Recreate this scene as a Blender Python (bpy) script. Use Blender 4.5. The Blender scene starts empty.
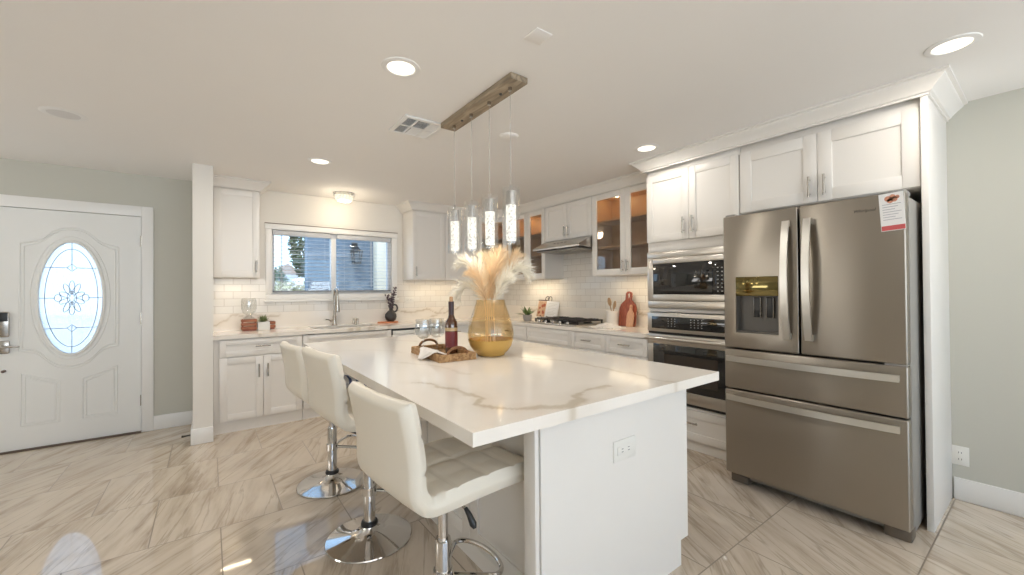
import bpy, bmesh, math, random
from mathutils import Vector, Matrix, noise
R = math.radians
PI = math.pi
random.seed(7)
scn = bpy.context.scene
COL = scn.collection

# ------------------------------------------------------------------ camera
yaw, pt, ro, CAMH, FPX = R(36.63), R(.496), R(-.455), 1.302, 407.5
cam_d = bpy.data.cameras.new('camera'); cam_d.sensor_width = 36; cam_d.lens = FPX / 1024 * 36
cam_d.clip_start = .05; cam_d.clip_end = 300
cam = bpy.data.objects.new('camera', cam_d); COL.objects.link(cam); scn.camera = cam
fw = Vector((math.sin(yaw) * math.cos(pt), math.cos(yaw) * math.cos(pt), math.sin(pt)))
rt = Vector((math.cos(yaw), -math.sin(yaw), 0)); up = rt.cross(fw)
r2 = rt * math.cos(ro) + up * math.sin(ro); u2 = -rt * math.sin(ro) + up * math.cos(ro)
cam.matrix_world = Matrix(((r2.x, u2.x, -fw.x, 0), (r2.y, u2.y, -fw.y, 0), (r2.z, u2.z, -fw.z, CAMH), (0, 0, 0, 1)))

# ------------------------------------------------------------------ world, sun, added fill lamps, exposure
scn.view_settings.view_transform = 'Standard'; scn.view_settings.look = 'None'
scn.view_settings.gamma = 1; scn.view_settings.use_curve_mapping = False
scn.view_settings.exposure = 0.3
scn.cycles.max_bounces = 10; scn.cycles.diffuse_bounces = 5; scn.cycles.glossy_bounces = 5
scn.cycles.transparent_max_bounces = 24; scn.cycles.transmission_bounces = 8
scn.cycles.caustics_reflective = False; scn.cycles.caustics_refractive = False
scn.cycles.sample_clamp_indirect = 4.0
w = bpy.data.worlds.new('world'); scn.world = w; w.use_nodes = True
wn = w.node_tree; wn.nodes.clear()
wo = wn.nodes.new('ShaderNodeOutputWorld'); wb = wn.nodes.new('ShaderNodeBackground')
tc = wn.nodes.new('ShaderNodeTexCoord'); sx = wn.nodes.new('ShaderNodeSeparateXYZ'); rp = wn.nodes.new('ShaderNodeValToRGB')
wn.links.new(tc.outputs['Generated'], sx.inputs[0]); wn.links.new(sx.outputs['Z'], rp.inputs[0])
rp.color_ramp.elements[0].position = 0.0; rp.color_ramp.elements[0].color = (.36, .49, .62, 1)
rp.color_ramp.elements[1].position = .5; rp.color_ramp.elements[1].color = (.20, .33, .52, 1)
wn.links.new(rp.outputs[0], wb.inputs[0]); wb.inputs[1].default_value = 3.8
wn.links.new(wb.outputs[0], wo.inputs[0])


def light(name, typ, loc, power, color, rot=None, size=None, size_y=None, aim=None):
    d = bpy.data.lights.new(name, typ); d.energy = power; d.color = color
    if typ == 'AREA':
        d.shape = 'RECTANGLE' if size_y else 'DISK'; d.size = size
        if size_y: d.size_y = size_y
    elif typ == 'POINT' and size: d.shadow_soft_size = size
    o = bpy.data.objects.new(name, d); COL.objects.link(o); o.location = loc
    if aim is not None: o.rotation_euler = (Vector(aim) - Vector(loc)).to_track_quat('-Z', 'Y').to_euler()
    elif rot is not None: o.rotation_euler = rot
    return o


sun = light('sun', 'SUN', (0, -5, 12), 2.6, (1, .95, .86), aim=(2.2, 0, 3.5)); sun.data.angle = R(.6)
CZ0 = 2.43
FILL_TINT = (1, .985, .96)
light('rear_window_fill', 'AREA', (-.6, -3.35, 1.45), 100, FILL_TINT, aim=(-.6, -2.75, CZ0 + .75), size=3.6, size_y=1.8)  # added fill lamp at an unseen rear opening, tilted up to brighten the ceiling
light('rear_slider_fill', 'AREA', (2.5, -3.35, 1.35), 46, FILL_TINT, aim=(2.5, -2.75, CZ0 + .75), size=1.8, size_y=2.0)  # second added fill lamp behind the camera, also tilted at the ceiling

light('entry_fill', 'AREA', (-3.85, 3.3, 1.4), 42, FILL_TINT, aim=(-2.6, 3.3, CZ0 + .6), size=2.2, size_y=1.3)  # added lamp, no window here; lifts the entry ceiling, door and floor

# ------------------------------------------------------------------ materials
MATS = {}


def nmat(name):
    m = bpy.data.materials.new(name); m.use_nodes = True; nt = m.node_tree
    return m, nt, nt.nodes['Principled BSDF']


def N(nt, t, **k):
    n = nt.nodes.new(t)
    for a, v in k.items():
        if a.startswith('i_'): n.inputs[a[2:].replace('_', ' ')].default_value = v
        else: setattr(n, a, v)
    return n


def simple(name, col, rough=.5, metal=0, var=.03, scale=6, bump=0, bscale=60, coat=0, emit=None, est=0, spec=None):
    m, nt, b = nmat(name)
    tcn = N(nt, 'ShaderNodeTexCoord'); no = N(nt, 'ShaderNodeTexNoise'); no.inputs['Scale'].default_value = scale
    no.inputs['Detail'].default_value = 3
    nt.links.new(tcn.outputs['Object'], no.inputs['Vector'])
    mx = N(nt, 'ShaderNodeMix', data_type='RGBA')
    nt.links.new(no.outputs['Fac'], mx.inputs['Factor'])
    mx.inputs['A'].default_value = (*[c * (1 - var) for c in col], 1)
    mx.inputs['B'].default_value = (*[min(1, c * (1 + var)) for c in col], 1)
    nt.links.new(mx.outputs['Result'], b.inputs['Base Color'])
    b.inputs['Roughness'].default_value = rough; b.inputs['Metallic'].default_value = metal
    if spec is not None: b.inputs['Specular IOR Level'].default_value = spec
    if coat: b.inputs['Coat Weight'].default_value = coat
    if bump:
        n2 = N(nt, 'ShaderNodeTexNoise'); n2.inputs['Scale'].default_value = bscale; n2.inputs['Detail'].default_value = 4
        bp = N(nt, 'ShaderNodeBump'); bp.inputs['Strength'].default_value = bump; bp.inputs['Distance'].default_value = .01
        nt.links.new(tcn.outputs['Object'], n2.inputs['Vector'])
        nt.links.new(n2.outputs['Fac'], bp.inputs['Height']); nt.links.new(bp.outputs[0], b.inputs['Normal'])
    if emit: b.inputs['Emission Color'].default_value = (*emit, 1); b.inputs['Emission Strength'].default_value = est
    MATS[name] = m
    return m


def thin_glass(name, tint=(1, 1, 1), rough=.02, fac=.1, bump=0, bscale=40, milky=0.0):
    m, nt, b = nmat(name); nt.nodes.remove(b); out = nt.nodes['Material Output']
    tr = N(nt, 'ShaderNodeBsdfTransparent'); tr.inputs[0].default_value = (*tint, 1)
    gl = N(nt, 'ShaderNodeBsdfGlossy'); gl.inputs['Roughness'].default_value = rough
    fr = N(nt, 'ShaderNodeLayerWeight'); pw = N(nt, 'ShaderNodeMath', operation='POWER'); pw.inputs[1].default_value = 4
    nt.links.new(fr.outputs['Facing'], pw.inputs[0])
    ad = N(nt, 'ShaderNodeMath', operation='MULTIPLY_ADD', use_clamp=True); ad.inputs[1].default_value = .55; ad.inputs[2].default_value = fac
    nt.links.new(pw.outputs[0], ad.inputs[0])
    mx = N(nt, 'ShaderNodeMixShader'); nt.links.new(ad.outputs[0], mx.inputs[0])
    nt.links.new(gl.outputs[0], mx.inputs[2])
    if milky:
        df = N(nt, 'ShaderNodeBsdfTranslucent'); df.inputs[0].default_value = (*tint, 1)
        m2 = N(nt, 'ShaderNodeMixShader'); m2.inputs[0].default_value = milky
        nt.links.new(tr.outputs[0], m2.inputs[1]); nt.links.new(df.outputs[0], m2.inputs[2])
        nt.links.new(m2.outputs[0], mx.inputs[1])
    else: nt.links.new(tr.outputs[0], mx.inputs[1])
    nt.links.new(mx.outputs[0], out.inputs[0])
    if bump:
        tcn = N(nt, 'ShaderNodeTexCoord'); n2 = N(nt, 'ShaderNodeTexNoise'); n2.inputs['Scale'].default_value = bscale
        bp = N(nt, 'ShaderNodeBump'); bp.inputs['Strength'].default_value = bump; bp.inputs['Distance'].default_value = .01
        nt.links.new(tcn.outputs['Object'], n2.inputs['Vector']); nt.links.new(n2.outputs['Fac'], bp.inputs['Height'])
        nt.links.new(bp.outputs[0], gl.inputs['Normal']); nt.links.new(bp.outputs[0], fr.inputs['Normal'])
    MATS[name] = m
    return m


cab = simple('cabinet_white', (.80, .77, .73), .32, var=.01)
trimw = simple('trim_white', (.82, .81, .79), .35, var=.01)
doorw = simple('door_white', (.79, .79, .77), .4, var=.01)
ceilm = simple('ceiling_paint', (.86, .84, .815), .8, var=.012, scale=2, bump=.05, bscale=120)
wallg = simple('wall_sage', (.535, .525, .465), .6, var=.015, scale=2, bump=.04, bscale=140)
wallc = simple('wall_cream', (.76, .73, .68), .6, var=.012, scale=2, bump=.04, bscale=140)
chrome = simple('chrome', (.66, .645, .63), .06, 1, var=.01)
nickel = simple('nickel', (.47, .44, .40), .25, 1, var=.02)
black = simple('black_plastic', (.02, .02, .02), .35, var=.05)
blackgl = simple('black_glass', (.012, .012, .013), .05, var=.02, coat=.5)
iron = simple('cast_iron', (.025, .02, .02), .5, var=.1)
darkr = simple('recess_dark', (.03, .028, .026), .7, var=.1)
leather = simple('cream_leather', (.785, .73, .63), .42, var=.02, bump=.06, bscale=160)
woodin = simple('maple_interior', (.52, .31, .14), .5, var=.12, scale=9)
gasket = simple('grey_plastic', (.30, .29, .275), .5, var=.03)
wallplate = simple('plate_plastic', (.80, .78, .73), .4, var=.01)
winvinyl = simple('white_vinyl', (.84, .84, .84), .35, var=.01)
slatm = simple('backlit_slat', (.56, .57, .59), .5, var=.01)  # white slats darkened: their backlit shade is put into the colour
emL = simple('downlight_lens', (.9, .85, .75), .5, emit=(1, .92, .78), est=1.5)
paper = simple('paper_white', (.82, .81, .80), .6, var=.02)
clothw = simple('linen_white', (.78, .74, .70), .9, var=.04, bump=.3, bscale=300)
terracotta = simple('terracotta', (.55, .20, .09), .6, var=.1)
amber = thin_glass('amber_glass', (.99, .92, .785), .03, .06)
clear = thin_glass('clear_glass', (.985, .99, .99), .01, .085)
pane_m = thin_glass('window_glass', (.97, .98, .98), .005, .05)
cabgl = thin_glass('cabinet_glass', (.90, .88, .85), .02, .08)
doorgl = thin_glass('textured_door_glass', (.98, .98, .98), .1, .12, bump=.5, bscale=55, milky=.45)
stemware = thin_glass('stemware_glass', (.955, .965, .97), .02, .13)
smoke = thin_glass('bubbled_glass', (.94, .94, .94), .03, .14, bump=.6, bscale=60)


def steel_mat(name, col, rough=.28, axis='Z'):
    m, nt, b = nmat(name)
    tcn = N(nt, 'ShaderNodeTexCoord'); mp = N(nt, 'ShaderNodeMapping')
    mp.inputs['Scale'].default_value = {'Z': (260, 260, 1.2), 'Y': (260, 1.2, 260)}[axis]
    no = N(nt, 'ShaderNodeTexNoise'); no.inputs['Scale'].default_value = 1; no.inputs['Detail'].default_value = 2
    nt.links.new(tcn.outputs['Object'], mp.inputs[0]); nt.links.new(mp.outputs[0], no.inputs['Vector'])
    bp = N(nt, 'ShaderNodeBump'); bp.inputs['Strength'].default_value = .03; bp.inputs['Distance'].default_value = .002
    nt.links.new(no.outputs['Fac'], bp.inputs['Height']); nt.links.new(bp.outputs[0], b.inputs['Normal'])
    mr = N(nt, 'ShaderNodeMapRange'); mr.inputs['To Min'].default_value = rough - .05; mr.inputs['To Max'].default_value = rough + .06
    nt.links.new(no.outputs['Fac'], mr.inputs[0]); nt.links.new(mr.outputs[0], b.inputs['Roughness'])
    b.inputs['Base Color'].default_value = (*col, 1); b.inputs['Metallic'].default_value = 1
    b.inputs['Anisotropic'].default_value = .75; b.inputs['Anisotropic Rotation'].default_value = .25
    MATS[name] = m
    return m


steel = steel_mat('brushed_steel', (.37, .335, .29), .36)
steel2 = simple('light_steel', (.58, .55, .51), .3, 1, var=.02)
handle_m = simple('handle_steel', (.74, .72, .68), .34, 1, var=.01)


def floor_mat():
    m, nt, b = nmat('marble_tile')
    tcn = N(nt, 'ShaderNodeTexCoord'); L = nt.links.new
    mp = N(nt, 'ShaderNodeMapping'); mp.inputs['Location'].default_value = (-.05, -.4, 0)
    L(tcn.outputs['Object'], mp.inputs[0])
    br = N(nt, 'ShaderNodeTexBrick', offset=.5, offset_frequency=2)
    br.inputs['Color1'].default_value = (0, 0, 0, 1); br.inputs['Color2'].default_value = (1, 1, 1, 1)
    br.inputs['Mortar'].default_value = (.5, .5, .5, 1)
    br.inputs['Scale'].default_value = 1; br.inputs['Mortar Size'].default_value = .003; br.inputs['Mortar Smooth'].default_value = .1
    br.inputs['Brick Width'].default_value = .605; br.inputs['Row Height'].default_value = .6
    L(mp.outputs[0], br.inputs[0])
    rnd = N(nt, 'ShaderNodeSeparateColor'); L(br.outputs['Color'], rnd.inputs[0])
    # each tile is cut from a different piece of the slab and turned a little
    ang = N(nt, 'ShaderNodeMath', operation='MULTIPLY_ADD'); ang.inputs[1].default_value = -.9; ang.inputs[2].default_value = -.55
    L(rnd.outputs[0], ang.inputs[0])
    off = N(nt, 'ShaderNodeMath', operation='MULTIPLY'); off.inputs[1].default_value = 37.0; L(rnd.outputs[0], off.inputs[0])
    cv = N(nt, 'ShaderNodeCombineXYZ'); L(off.outputs[0], cv.inputs[2])
    ad = N(nt, 'ShaderNodeVectorMath', operation='ADD'); L(tcn.outputs['Object'], ad.inputs[0]); L(cv.outputs[0], ad.inputs[1])
    vr = N(nt, 'ShaderNodeVectorRotate', rotation_type='Z_AXIS'); L(ad.outputs[0], vr.inputs[0]); L(ang.outputs[0], vr.inputs['Angle'])
    mp2 = N(nt, 'ShaderNodeMapping'); mp2.inputs['Scale'].default_value = (1.1, 7.5, 1); L(vr.outputs[0], mp2.inputs[0])
    no = N(nt, 'ShaderNodeTexNoise'); no.inputs['Scale'].default_value = 1.5; no.inputs['Detail'].default_value = 6
    no.inputs['Roughness'].default_value = .62; no.inputs['Distortion'].default_value = .3
    L(mp2.outputs[0], no.inputs['Vector'])
    r1 = N(nt, 'ShaderNodeValToRGB'); e = r1.color_ramp.elements
    e[0].position = .28; e[0].color = (.36, .28, .205, 1); e[1].position = .72; e[1].color = (.68, .59, .49, 1)
    e2 = e.new(.42); e2.color = (.545, .455, .36, 1); e3 = e.new(.53); e3.color = (.63, .54, .44, 1)
    L(no.outputs['Fac'], r1.inputs[0])
    mp3 = N(nt, 'ShaderNodeMapping'); mp3.inputs['Scale'].default_value = (.45, 5.5, 1); L(vr.outputs[0], mp3.inputs[0])
    n2 = N(nt, 'ShaderNodeTexNoise'); n2.inputs['Scale'].default_value = 1.7; n2.inputs['Detail'].default_value = 5; n2.inputs['Distortion'].default_value = .35
    L(mp3.outputs[0], n2.inputs['Vector'])
    sb = N(nt, 'ShaderNodeMath', operation='SUBTRACT'); sb.inputs[1].default_value = .5; L(n2.outputs['Fac'], sb.inputs[0])
    ab = N(nt, 'ShaderNodeMath', operation='ABSOLUTE'); L(sb.outputs[0], ab.inputs[0])
    mr = N(nt, 'ShaderNodeMapRange'); mr.inputs['From Min'].default_value = 0; mr.inputs['From Max'].default_value = .022
    mr.inputs['To Min'].default_value = .55; mr.inputs['To Max'].default_value = 0; L(ab.outputs[0], mr.inputs[0])
    mx = N(nt, 'ShaderNodeMix', data_type='RGBA'); L(mr.outputs[0], mx.inputs['Factor']); L(r1.outputs[0], mx.inputs['A'])
    mx.inputs['B'].default_value = (.33, .26, .19, 1)
    m3 = N(nt, 'ShaderNodeMix', data_type='RGBA'); L(br.outputs['Fac'], m3.inputs['Factor']); L(mx.outputs['Result'], m3.inputs['A'])
    m3.inputs['B'].default_value = (.23, .185, .14, 1)
    L(m3.outputs['Result'], b.inputs['Base Color'])
    b.inputs['Specular IOR Level'].default_value = 1.0
    rr = N(nt, 'ShaderNodeMapRange'); rr.inputs['To Min'].default_value = .045; rr.inputs['To Max'].default_value = .6
    L(br.outputs['Fac'], rr.inputs[0]); L(rr.outputs[0], b.inputs['Roughness'])
    return m


def subway_mat(name, plane):
    m, nt, b = nmat(name); L = nt.links.new
    tcn = N(nt, 'ShaderNodeTexCoord'); sp = N(nt, 'ShaderNodeSeparateXYZ'); L(tcn.outputs['Object'], sp.inputs[0])
    cv = N(nt, 'ShaderNodeCombineXYZ'); L(sp.outputs['X' if plane == 'XZ' else 'Y'], cv.inputs[0]); L(sp.outputs['Z'], cv.inputs[1])
    mp = N(nt, 'ShaderNodeMapping'); mp.inputs['Location'].default_value = (.03, -1.09, 0); L(cv.outputs[0], mp.inputs[0])
    br = N(nt, 'ShaderNodeTexBrick', offset=.5)
    br.inputs['Color1'].default_value = (.79, .765, .72, 1); br.inputs['Color2'].default_value = (.74, .70, .65, 1)
    br.inputs['Mortar'].default_value = (.55, .51, .46, 1); br.inputs['Scale'].default_value = 1
    br.inputs['Mortar Size'].default_value = .0022; br.inputs['Mortar Smooth'].default_value = .2
    br.inputs['Brick Width'].default_value = .155; br.inputs['Row Height'].default_value = .0765
    L(mp.outputs[0], br.inputs[0]); L(br.outputs['Color'], b.inputs['Base Color'])
    no = N(nt, 'ShaderNodeTexNoise'); no.inputs['Scale'].default_value = 7; L(tcn.outputs['Object'], no.inputs['Vector'])
    sm = N(nt, 'ShaderNodeMath', operation='MULTIPLY_ADD'); sm.inputs[1].default_value = -1.0; L(br.outputs['Fac'], sm.inputs[0])
    ms = N(nt, 'ShaderNodeMath', operation='MULTIPLY'); ms.inputs[1].default_value = .7; L(no.outputs['Fac'], ms.inputs[0]); L(ms.outputs[0], sm.inputs[2])
    bp = N(nt, 'ShaderNodeBump'); bp.inputs['Strength'].default_value = .35; bp.inputs['Distance'].default_value = .006
    L(sm.outputs[0], bp.inputs['Height']); L(bp.outputs[0], b.inputs['Normal'])
    b.inputs['Roughness'].default_value = .14
    return m


def quartz_mat():
    m, nt, b = nmat('veined_quartz'); L = nt.links.new
    at_ = N(nt, 'ShaderNodeAttribute', attribute_name='vein')
    tcn = N(nt, 'ShaderNodeTexCoord'); no = N(nt, 'ShaderNodeTexNoise'); no.inputs['Scale'].default_value = 2.2; no.inputs['Detail'].default_value = 5
    L(tcn.outputs['Object'], no.inputs['Vector'])
    mx = N(nt, 'ShaderNodeMix', data_type='RGBA'); L(no.outputs['Fac'], mx.inputs['Factor'])
    mx.inputs['A'].default_value = (.86, .81, .745, 1); mx.inputs['B'].default_value = (.82, .765, .70, 1)
    m2 = N(nt, 'ShaderNodeMix', data_type='RGBA'); L(at_.outputs['Fac'], m2.inputs['Factor']); L(mx.outputs['Result'], m2.inputs['A'])
    m2.inputs['B'].default_value = (.47, .38, .265, 1)
    L(m2.outputs['Result'], b.inputs['Base Color'])
    b.inputs['Roughness'].default_value = .12
    return m


def wicker_mat(name, c1, c2, sc=95):
    m, nt, b = nmat(name); L = nt.links.new
    tcn = N(nt, 'ShaderNodeTexCoord')
    vo = N(nt, 'ShaderNodeTexVoronoi'); vo.inputs['Scale'].default_value = sc; L(tcn.outputs['Object'], vo.inputs['Vector'])
    mx = N(nt, 'ShaderNodeMix', data_type='RGBA'); sp = N(nt, 'ShaderNodeSeparateColor'); L(vo.outputs['Color'], sp.inputs[0])
    L(sp.outputs[0], mx.inputs['Factor']); mx.inputs['A'].default_value = (*c1, 1); mx.inputs['B'].default_value = (*c2, 1)
    L(mx.outputs['Result'], b.inputs['Base Color'])
    bp = N(nt, 'ShaderNodeBump', invert=True); bp.inputs['Strength'].default_value = .8; bp.inputs['Distance'].default_value = .004
    L(vo.outputs['Distance'], bp.inputs['Height']); L(bp.outputs[0], b.inputs['Normal']); b.inputs['Roughness'].default_value = .75
    return m


def grain_mat(name, c1, c2, scale=(3, 30, 3), rough=.5):
    m, nt, b = nmat(name); L = nt.links.new
    tcn = N(nt, 'ShaderNodeTexCoord'); mp = N(nt, 'ShaderNodeMapping'); mp.inputs['Scale'].default_value = scale
    no = N(nt, 'ShaderNodeTexNoise'); no.inputs['Scale'].default_value = 3; no.inputs['Detail'].default_value = 6; no.inputs['Distortion'].default_value = .8
    L(tcn.outputs['Object'], mp.inputs[0]); L(mp.outputs[0], no.inputs['Vector'])
    r = N(nt, 'ShaderNodeValToRGB'); r.color_ramp.elements[0].position = .33; r.color_ramp.elements[0].color = (*c1, 1)
    r.color_ramp.elements[1].position = .66; r.color_ramp.elements[1].color = (*c2, 1)
    L(no.outputs['Fac'], r.inputs[0]); L(r.outputs[0], b.inputs['Base Color']); b.inputs['Roughness'].default_value = rough
    return m


def crystal_mat(name='lit_crystal', scale=78, c0=(.40, .37, .31, 1), c1=(1, .95, .84, 1), es=.85):
    m, nt, b = nmat(name); L = nt.links.new
    tcn = N(nt, 'ShaderNodeTexCoord'); vo = N(nt, 'ShaderNodeTexVoronoi'); vo.inputs['Scale'].default_value = scale
    L(tcn.outputs['Object'], vo.inputs['Vector'])
    r = N(nt, 'ShaderNodeValToRGB'); r.color_ramp.elements[0].position = .22; r.color_ramp.elements[0].color = c0
    r.color_ramp.elements[1].position = .52; r.color_ramp.elements[1].color = c1
    L(vo.outputs['Distance'], r.inputs[0]); L(r.outputs[0], b.inputs['Emission Color']); b.inputs['Emission Strength'].default_value = es
    b.inputs['Base Color'].default_value = (.25, .245, .23, 1); b.inputs['Roughness'].default_value = .15
    return m


floor_m = floor_mat(); quartz = quartz_mat(); crystal = crystal_mat()
subX = subway_mat('subway_tile', 'XZ'); subY = subway_mat('subway_tile_side', 'YZ')
wicker = wicker_mat('seagrass_weave', (.25, .13, .05), (.46, .28, .13))
greywood = grain_mat('weathered_wood', (.20, .155, .105), (.44, .35, .245), (9, 1.2, 9), .7)
redwood = grain_mat('reddish_wood', (.20, .045, .025), (.36, .095, .05), (30, 30, 3), .4)
palewood = grain_mat('pale_wood', (.52, .27, .16), (.66, .38, .24), (30, 30, 3), .5)
spoonw = grain_mat('spoon_wood', (.36, .22, .12), (.50, .34, .2), (30, 30, 4), .6)
walnut = grain_mat('walnut_slats', (.22, .07, .035), (.40, .15, .07), (4, 30, 30), .5)


# ------------------------------------------------------------------ mesh builder
class MB:
    def __init__(self, M=None):
        self.bm = bmesh.new(); self.M = M; self.loc = Matrix()

    def _v(self, p): return self.bm.verts.new(p)

    def _done(self, vs):
        pass

    def box(self, x0, y0, z0, x1, y1, z1, bev=0, seg=2):
        b = self.bm
        x0, x1 = sorted((x0, x1)); y0, y1 = sorted((y0, y1)); z0, z1 = sorted((z0, z1))
        vs = [b.verts.new(p) for p in ((x0, y0, z0), (x1, y0, z0), (x1, y1, z0), (x0, y1, z0), (x0, y0, z1), (x1, y0, z1), (x1, y1, z1), (x0, y1, z1))]
        fs = [b.faces.new([vs[i] for i in f]) for f in ((3, 2, 1, 0), (4, 5, 6, 7), (0, 1, 5, 4), (1, 2, 6, 5), (2, 3, 7, 6), (3, 0, 4, 7))]
        if bev:
            es = list({e for f in fs for e in f.edges})
            bmesh.ops.bevel(b, geom=es, offset=bev, segments=seg, affect='EDGES', profile=.5)
        return self

    def cyl(self, p0, p1, r, r1=None, seg=20, caps=True):
        p0, p1 = Vector(p0), Vector(p1); d = (p1 - p0).normalized(); r1 = r if r1 is None else r1
        a = d.orthogonal().normalized(); c = d.cross(a); b = self.bm
        A = [b.verts.new(p0 + (a * math.cos(t) + c * math.sin(t)) * r) for t in [2 * PI * i / seg for i in range(seg)]]
        B = [b.verts.new(p1 + (a * math.cos(t) + c * math.sin(t)) * r1) for t in [2 * PI * i / seg for i in range(seg)]]
        for i in range(seg): b.faces.new((A[i], A[(i + 1) % seg], B[(i + 1) % seg], B[i]))
        if caps: b.faces.new(A[::-1]); b.faces.new(B)
        return self

    def tube(self, pts, r, seg=8, closed=False, flat=None):
        pts = [Vector(p) for p in pts]; b = self.bm; n = len(pts); rings = []
        prev = None
        for i, p in enumerate(pts):
            if closed: t = (pts[(i + 1) % n] - pts[i - 1]).normalized()
            else: t = (pts[min(i + 1, n - 1)] - pts[max(i - 1, 0)]).normalized()
            if prev is None: a = t.orthogonal().normalized()
            else: a = (prev - t * prev.dot(t)).normalized()
            prev = a; c = t.cross(a)
            rr = r[i] if isinstance(r, (list, tuple)) else r
            rings.append([b.verts.new(p + (a * math.cos(k * 2 * PI / seg) + c * math.sin(k * 2 * PI / seg)) * rr) for k in range(seg)])
        for i in range(n if closed else n - 1):
            A, B = rings[i], rings[(i + 1) % n]
            for k in range(seg): b.faces.new((A[k], A[(k + 1) % seg], B[(k + 1) % seg], B[k]))
        if not closed: b.faces.new(rings[0][::-1]); b.faces.new(rings[-1])
        return self

    def lathe(self, prof, c=(0, 0, 0), seg=32, close=False):
        b = self.bm; c = Vector(c); rings = []
        for r, z in prof:
            if r < 1e-5: rings.append([b.verts.new(c + Vector((0, 0, z)))])
            else: rings.append([b.verts.new(c + Vector((r * math.cos(t), r * math.sin(t), z))) for t in [2 * PI * k / seg for k in range(seg)]])
        prs = list(zip(rings, rings[1:]))
        if close: prs.append((rings[-1], rings[0]))
        for A, B in prs:
            for k in range(seg):
                k2 = (k + 1) % seg
                if len(A) == 1 and len(B) > 1: b.faces.new((A[0], B[k2], B[k]))
                elif len(B) == 1 and len(A) > 1: b.faces.new((A[k], A[k2], B[0]))
                elif len(A) > 1: b.faces.new((A[k], A[k2], B[k2], B[k]))
        return self

    def prism(self, poly, depth, to3):
        """poly: 2-D outline (ccw); to3(u, v, w) -> 3-D; extruded w = 0..depth"""
        b = self.bm
        A = [b.verts.new(to3(u, v, 0)) for u, v in poly]; B = [b.verts.new(to3(u, v, depth)) for u, v in poly]
        n = len(poly)
        b.faces.new(A[::-1]); b.faces.new(B)
        for i in range(n): b.faces.new((A[i], A[(i + 1) % n], B[(i + 1) % n], B[i]))
        return self

    def grid(self, nu, nv, fn, closeu=False):
        b = self.bm
        V = [[b.verts.new(fn(i, j)) for j in range(nv)] for i in range(nu)]
        for i in range(nu if closeu else nu - 1):
            for j in range(nv - 1): b.faces.new((V[i][j], V[(i + 1) % nu][j], V[(i + 1) % nu][j + 1], V[i][j + 1]))
        return V

    def sphere(self, c, r, seg=16, sc=(1, 1, 1)):
        prof = [(0 if k in (0, 8) else r * math.sin(PI * k / 8), -r * math.cos(PI * k / 8)) for k in range(9)]
        n0 = len(self.bm.verts)
        self.lathe(prof, (0, 0, 0), seg)
        self.bm.verts.ensure_lookup_table()
        for v in self.bm.verts[n0:]: v.co = Vector((v.co.x * sc[0], v.co.y * sc[1], v.co.z * sc[2])) + Vector(c)
        return self

    def build(self, name, mat, parent=None, local=False, sharp=35, recalc=True):
        bm = self.bm
        if self.M is not None: bmesh.ops.transform(bm, matrix=self.M, verts=bm.verts)
        if parent is not None and not local:
            bmesh.ops.transform(bm, matrix=wmat(parent).inverted(), verts=bm.verts)
        if recalc: bmesh.ops.recalc_face_normals(bm, faces=bm.faces)
        me = bpy.data.meshes.new(name); bm.to_mesh(me); bm.free()
        for p in me.polygons: p.use_smooth = True
        me.set_sharp_from_angle(angle=R(sharp))
        me.materials.append(mat)
        o = bpy.data.objects.new(name, me); COL.objects.link(o)
        if parent is not None: o.parent = parent
        return o


def wmat(o):
    m = Matrix.LocRotScale(o.location, o.rotation_euler, o.scale)
    return wmat(o.parent) @ m if o.parent else m


def tag(o, label, cat, group=None, kind=None):
    o['label'] = label; o['category'] = cat
    if group: o['group'] = group
    if kind: o['kind'] = kind
    return o


def thing(name, label, cat, loc=(0, 0, 0), rz=0, group=None):
    o = bpy.data.objects.new(name, None); COL.objects.link(o); o.location = loc; o.rotation_euler = (0, 0, rz)
    o.empty_display_size = .1
    return tag(o, label, cat, group)


def struct(o, label=None, cat=None):
    o['kind'] = 'structure'
    if label: o['label'] = label
    if cat: o['category'] = cat
    return o


def copy_tree(o, parent=None):
    c = o.copy(); COL.objects.link(c); c.parent = parent
    for ch in [x for x in scn.objects if x.parent == o]: copy_tree(ch, c)
    return c


def frame(o, udir):
    """local (u along width, v up, w out of the face) -> world; u x v = w"""
    u = Vector(udir).normalized(); v = Vector((0, 0, 1)); wv = u.cross(v)
    return Matrix(((u.x, v.x, wv.x, o[0]), (u.y, v.y, wv.y, o[1]), (u.z, v.z, wv.z, o[2]), (0, 0, 0, 1)))


BACK = lambda x, y: frame((x, y, 0), (1, 0, 0))          # faces -Y
SIDE = lambda x, y: frame((x, y, 0), (0, -1, 0))         # faces -X


def shaker(M, u0, u1, v0, v1, name, parent, st=.06, th=.02, mat=None, flat=False):
    g = .0015
    u0 += g; u1 -= g; v0 += g; v1 -= g
    mb = MB(M)
    if flat:
        mb.box(u0, v0, 0, u1, v1, th, .002)
    else:
        mb.box(u0, v0, 0, u0 + st, v1, th, .0018); mb.box(u1 - st, v0, 0, u1, v1, th, .0018)
        mb.box(u0 + st, v0, 0, u1 - st, v0 + st, th, .0018); mb.box(u0 + st, v1 - st, 0, u1 - st, v1, th, .0018)
        mb.box(u0 + st - .002, v0 + st - .002, .001, u1 - st + .002, v1 - st + .002, th - .009)
    return mb.build(name, mat or cab, parent)


def pull(M, u, v, parent, length=.13, vert=True, w0=.02):
    mb = MB(M); h = length / 2
    for s in (-.7, .7):
        p = (u, v + s * h) if vert else (u + s * h, v)
        mb.cyl((p[0], p[1], w0), (p[0], p[1], w0 + .028), .004, seg=10)
    a = (u, v - h, w0 + .028) if vert else (u - h, v, w0 + .028)
    b = (u, v + h, w0 + .028) if vert else (u + h, v, w0 + .028)
    mb.cyl(a, b, .0065, seg=12)
    return mb.build('handle', nickel, parent)


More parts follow.
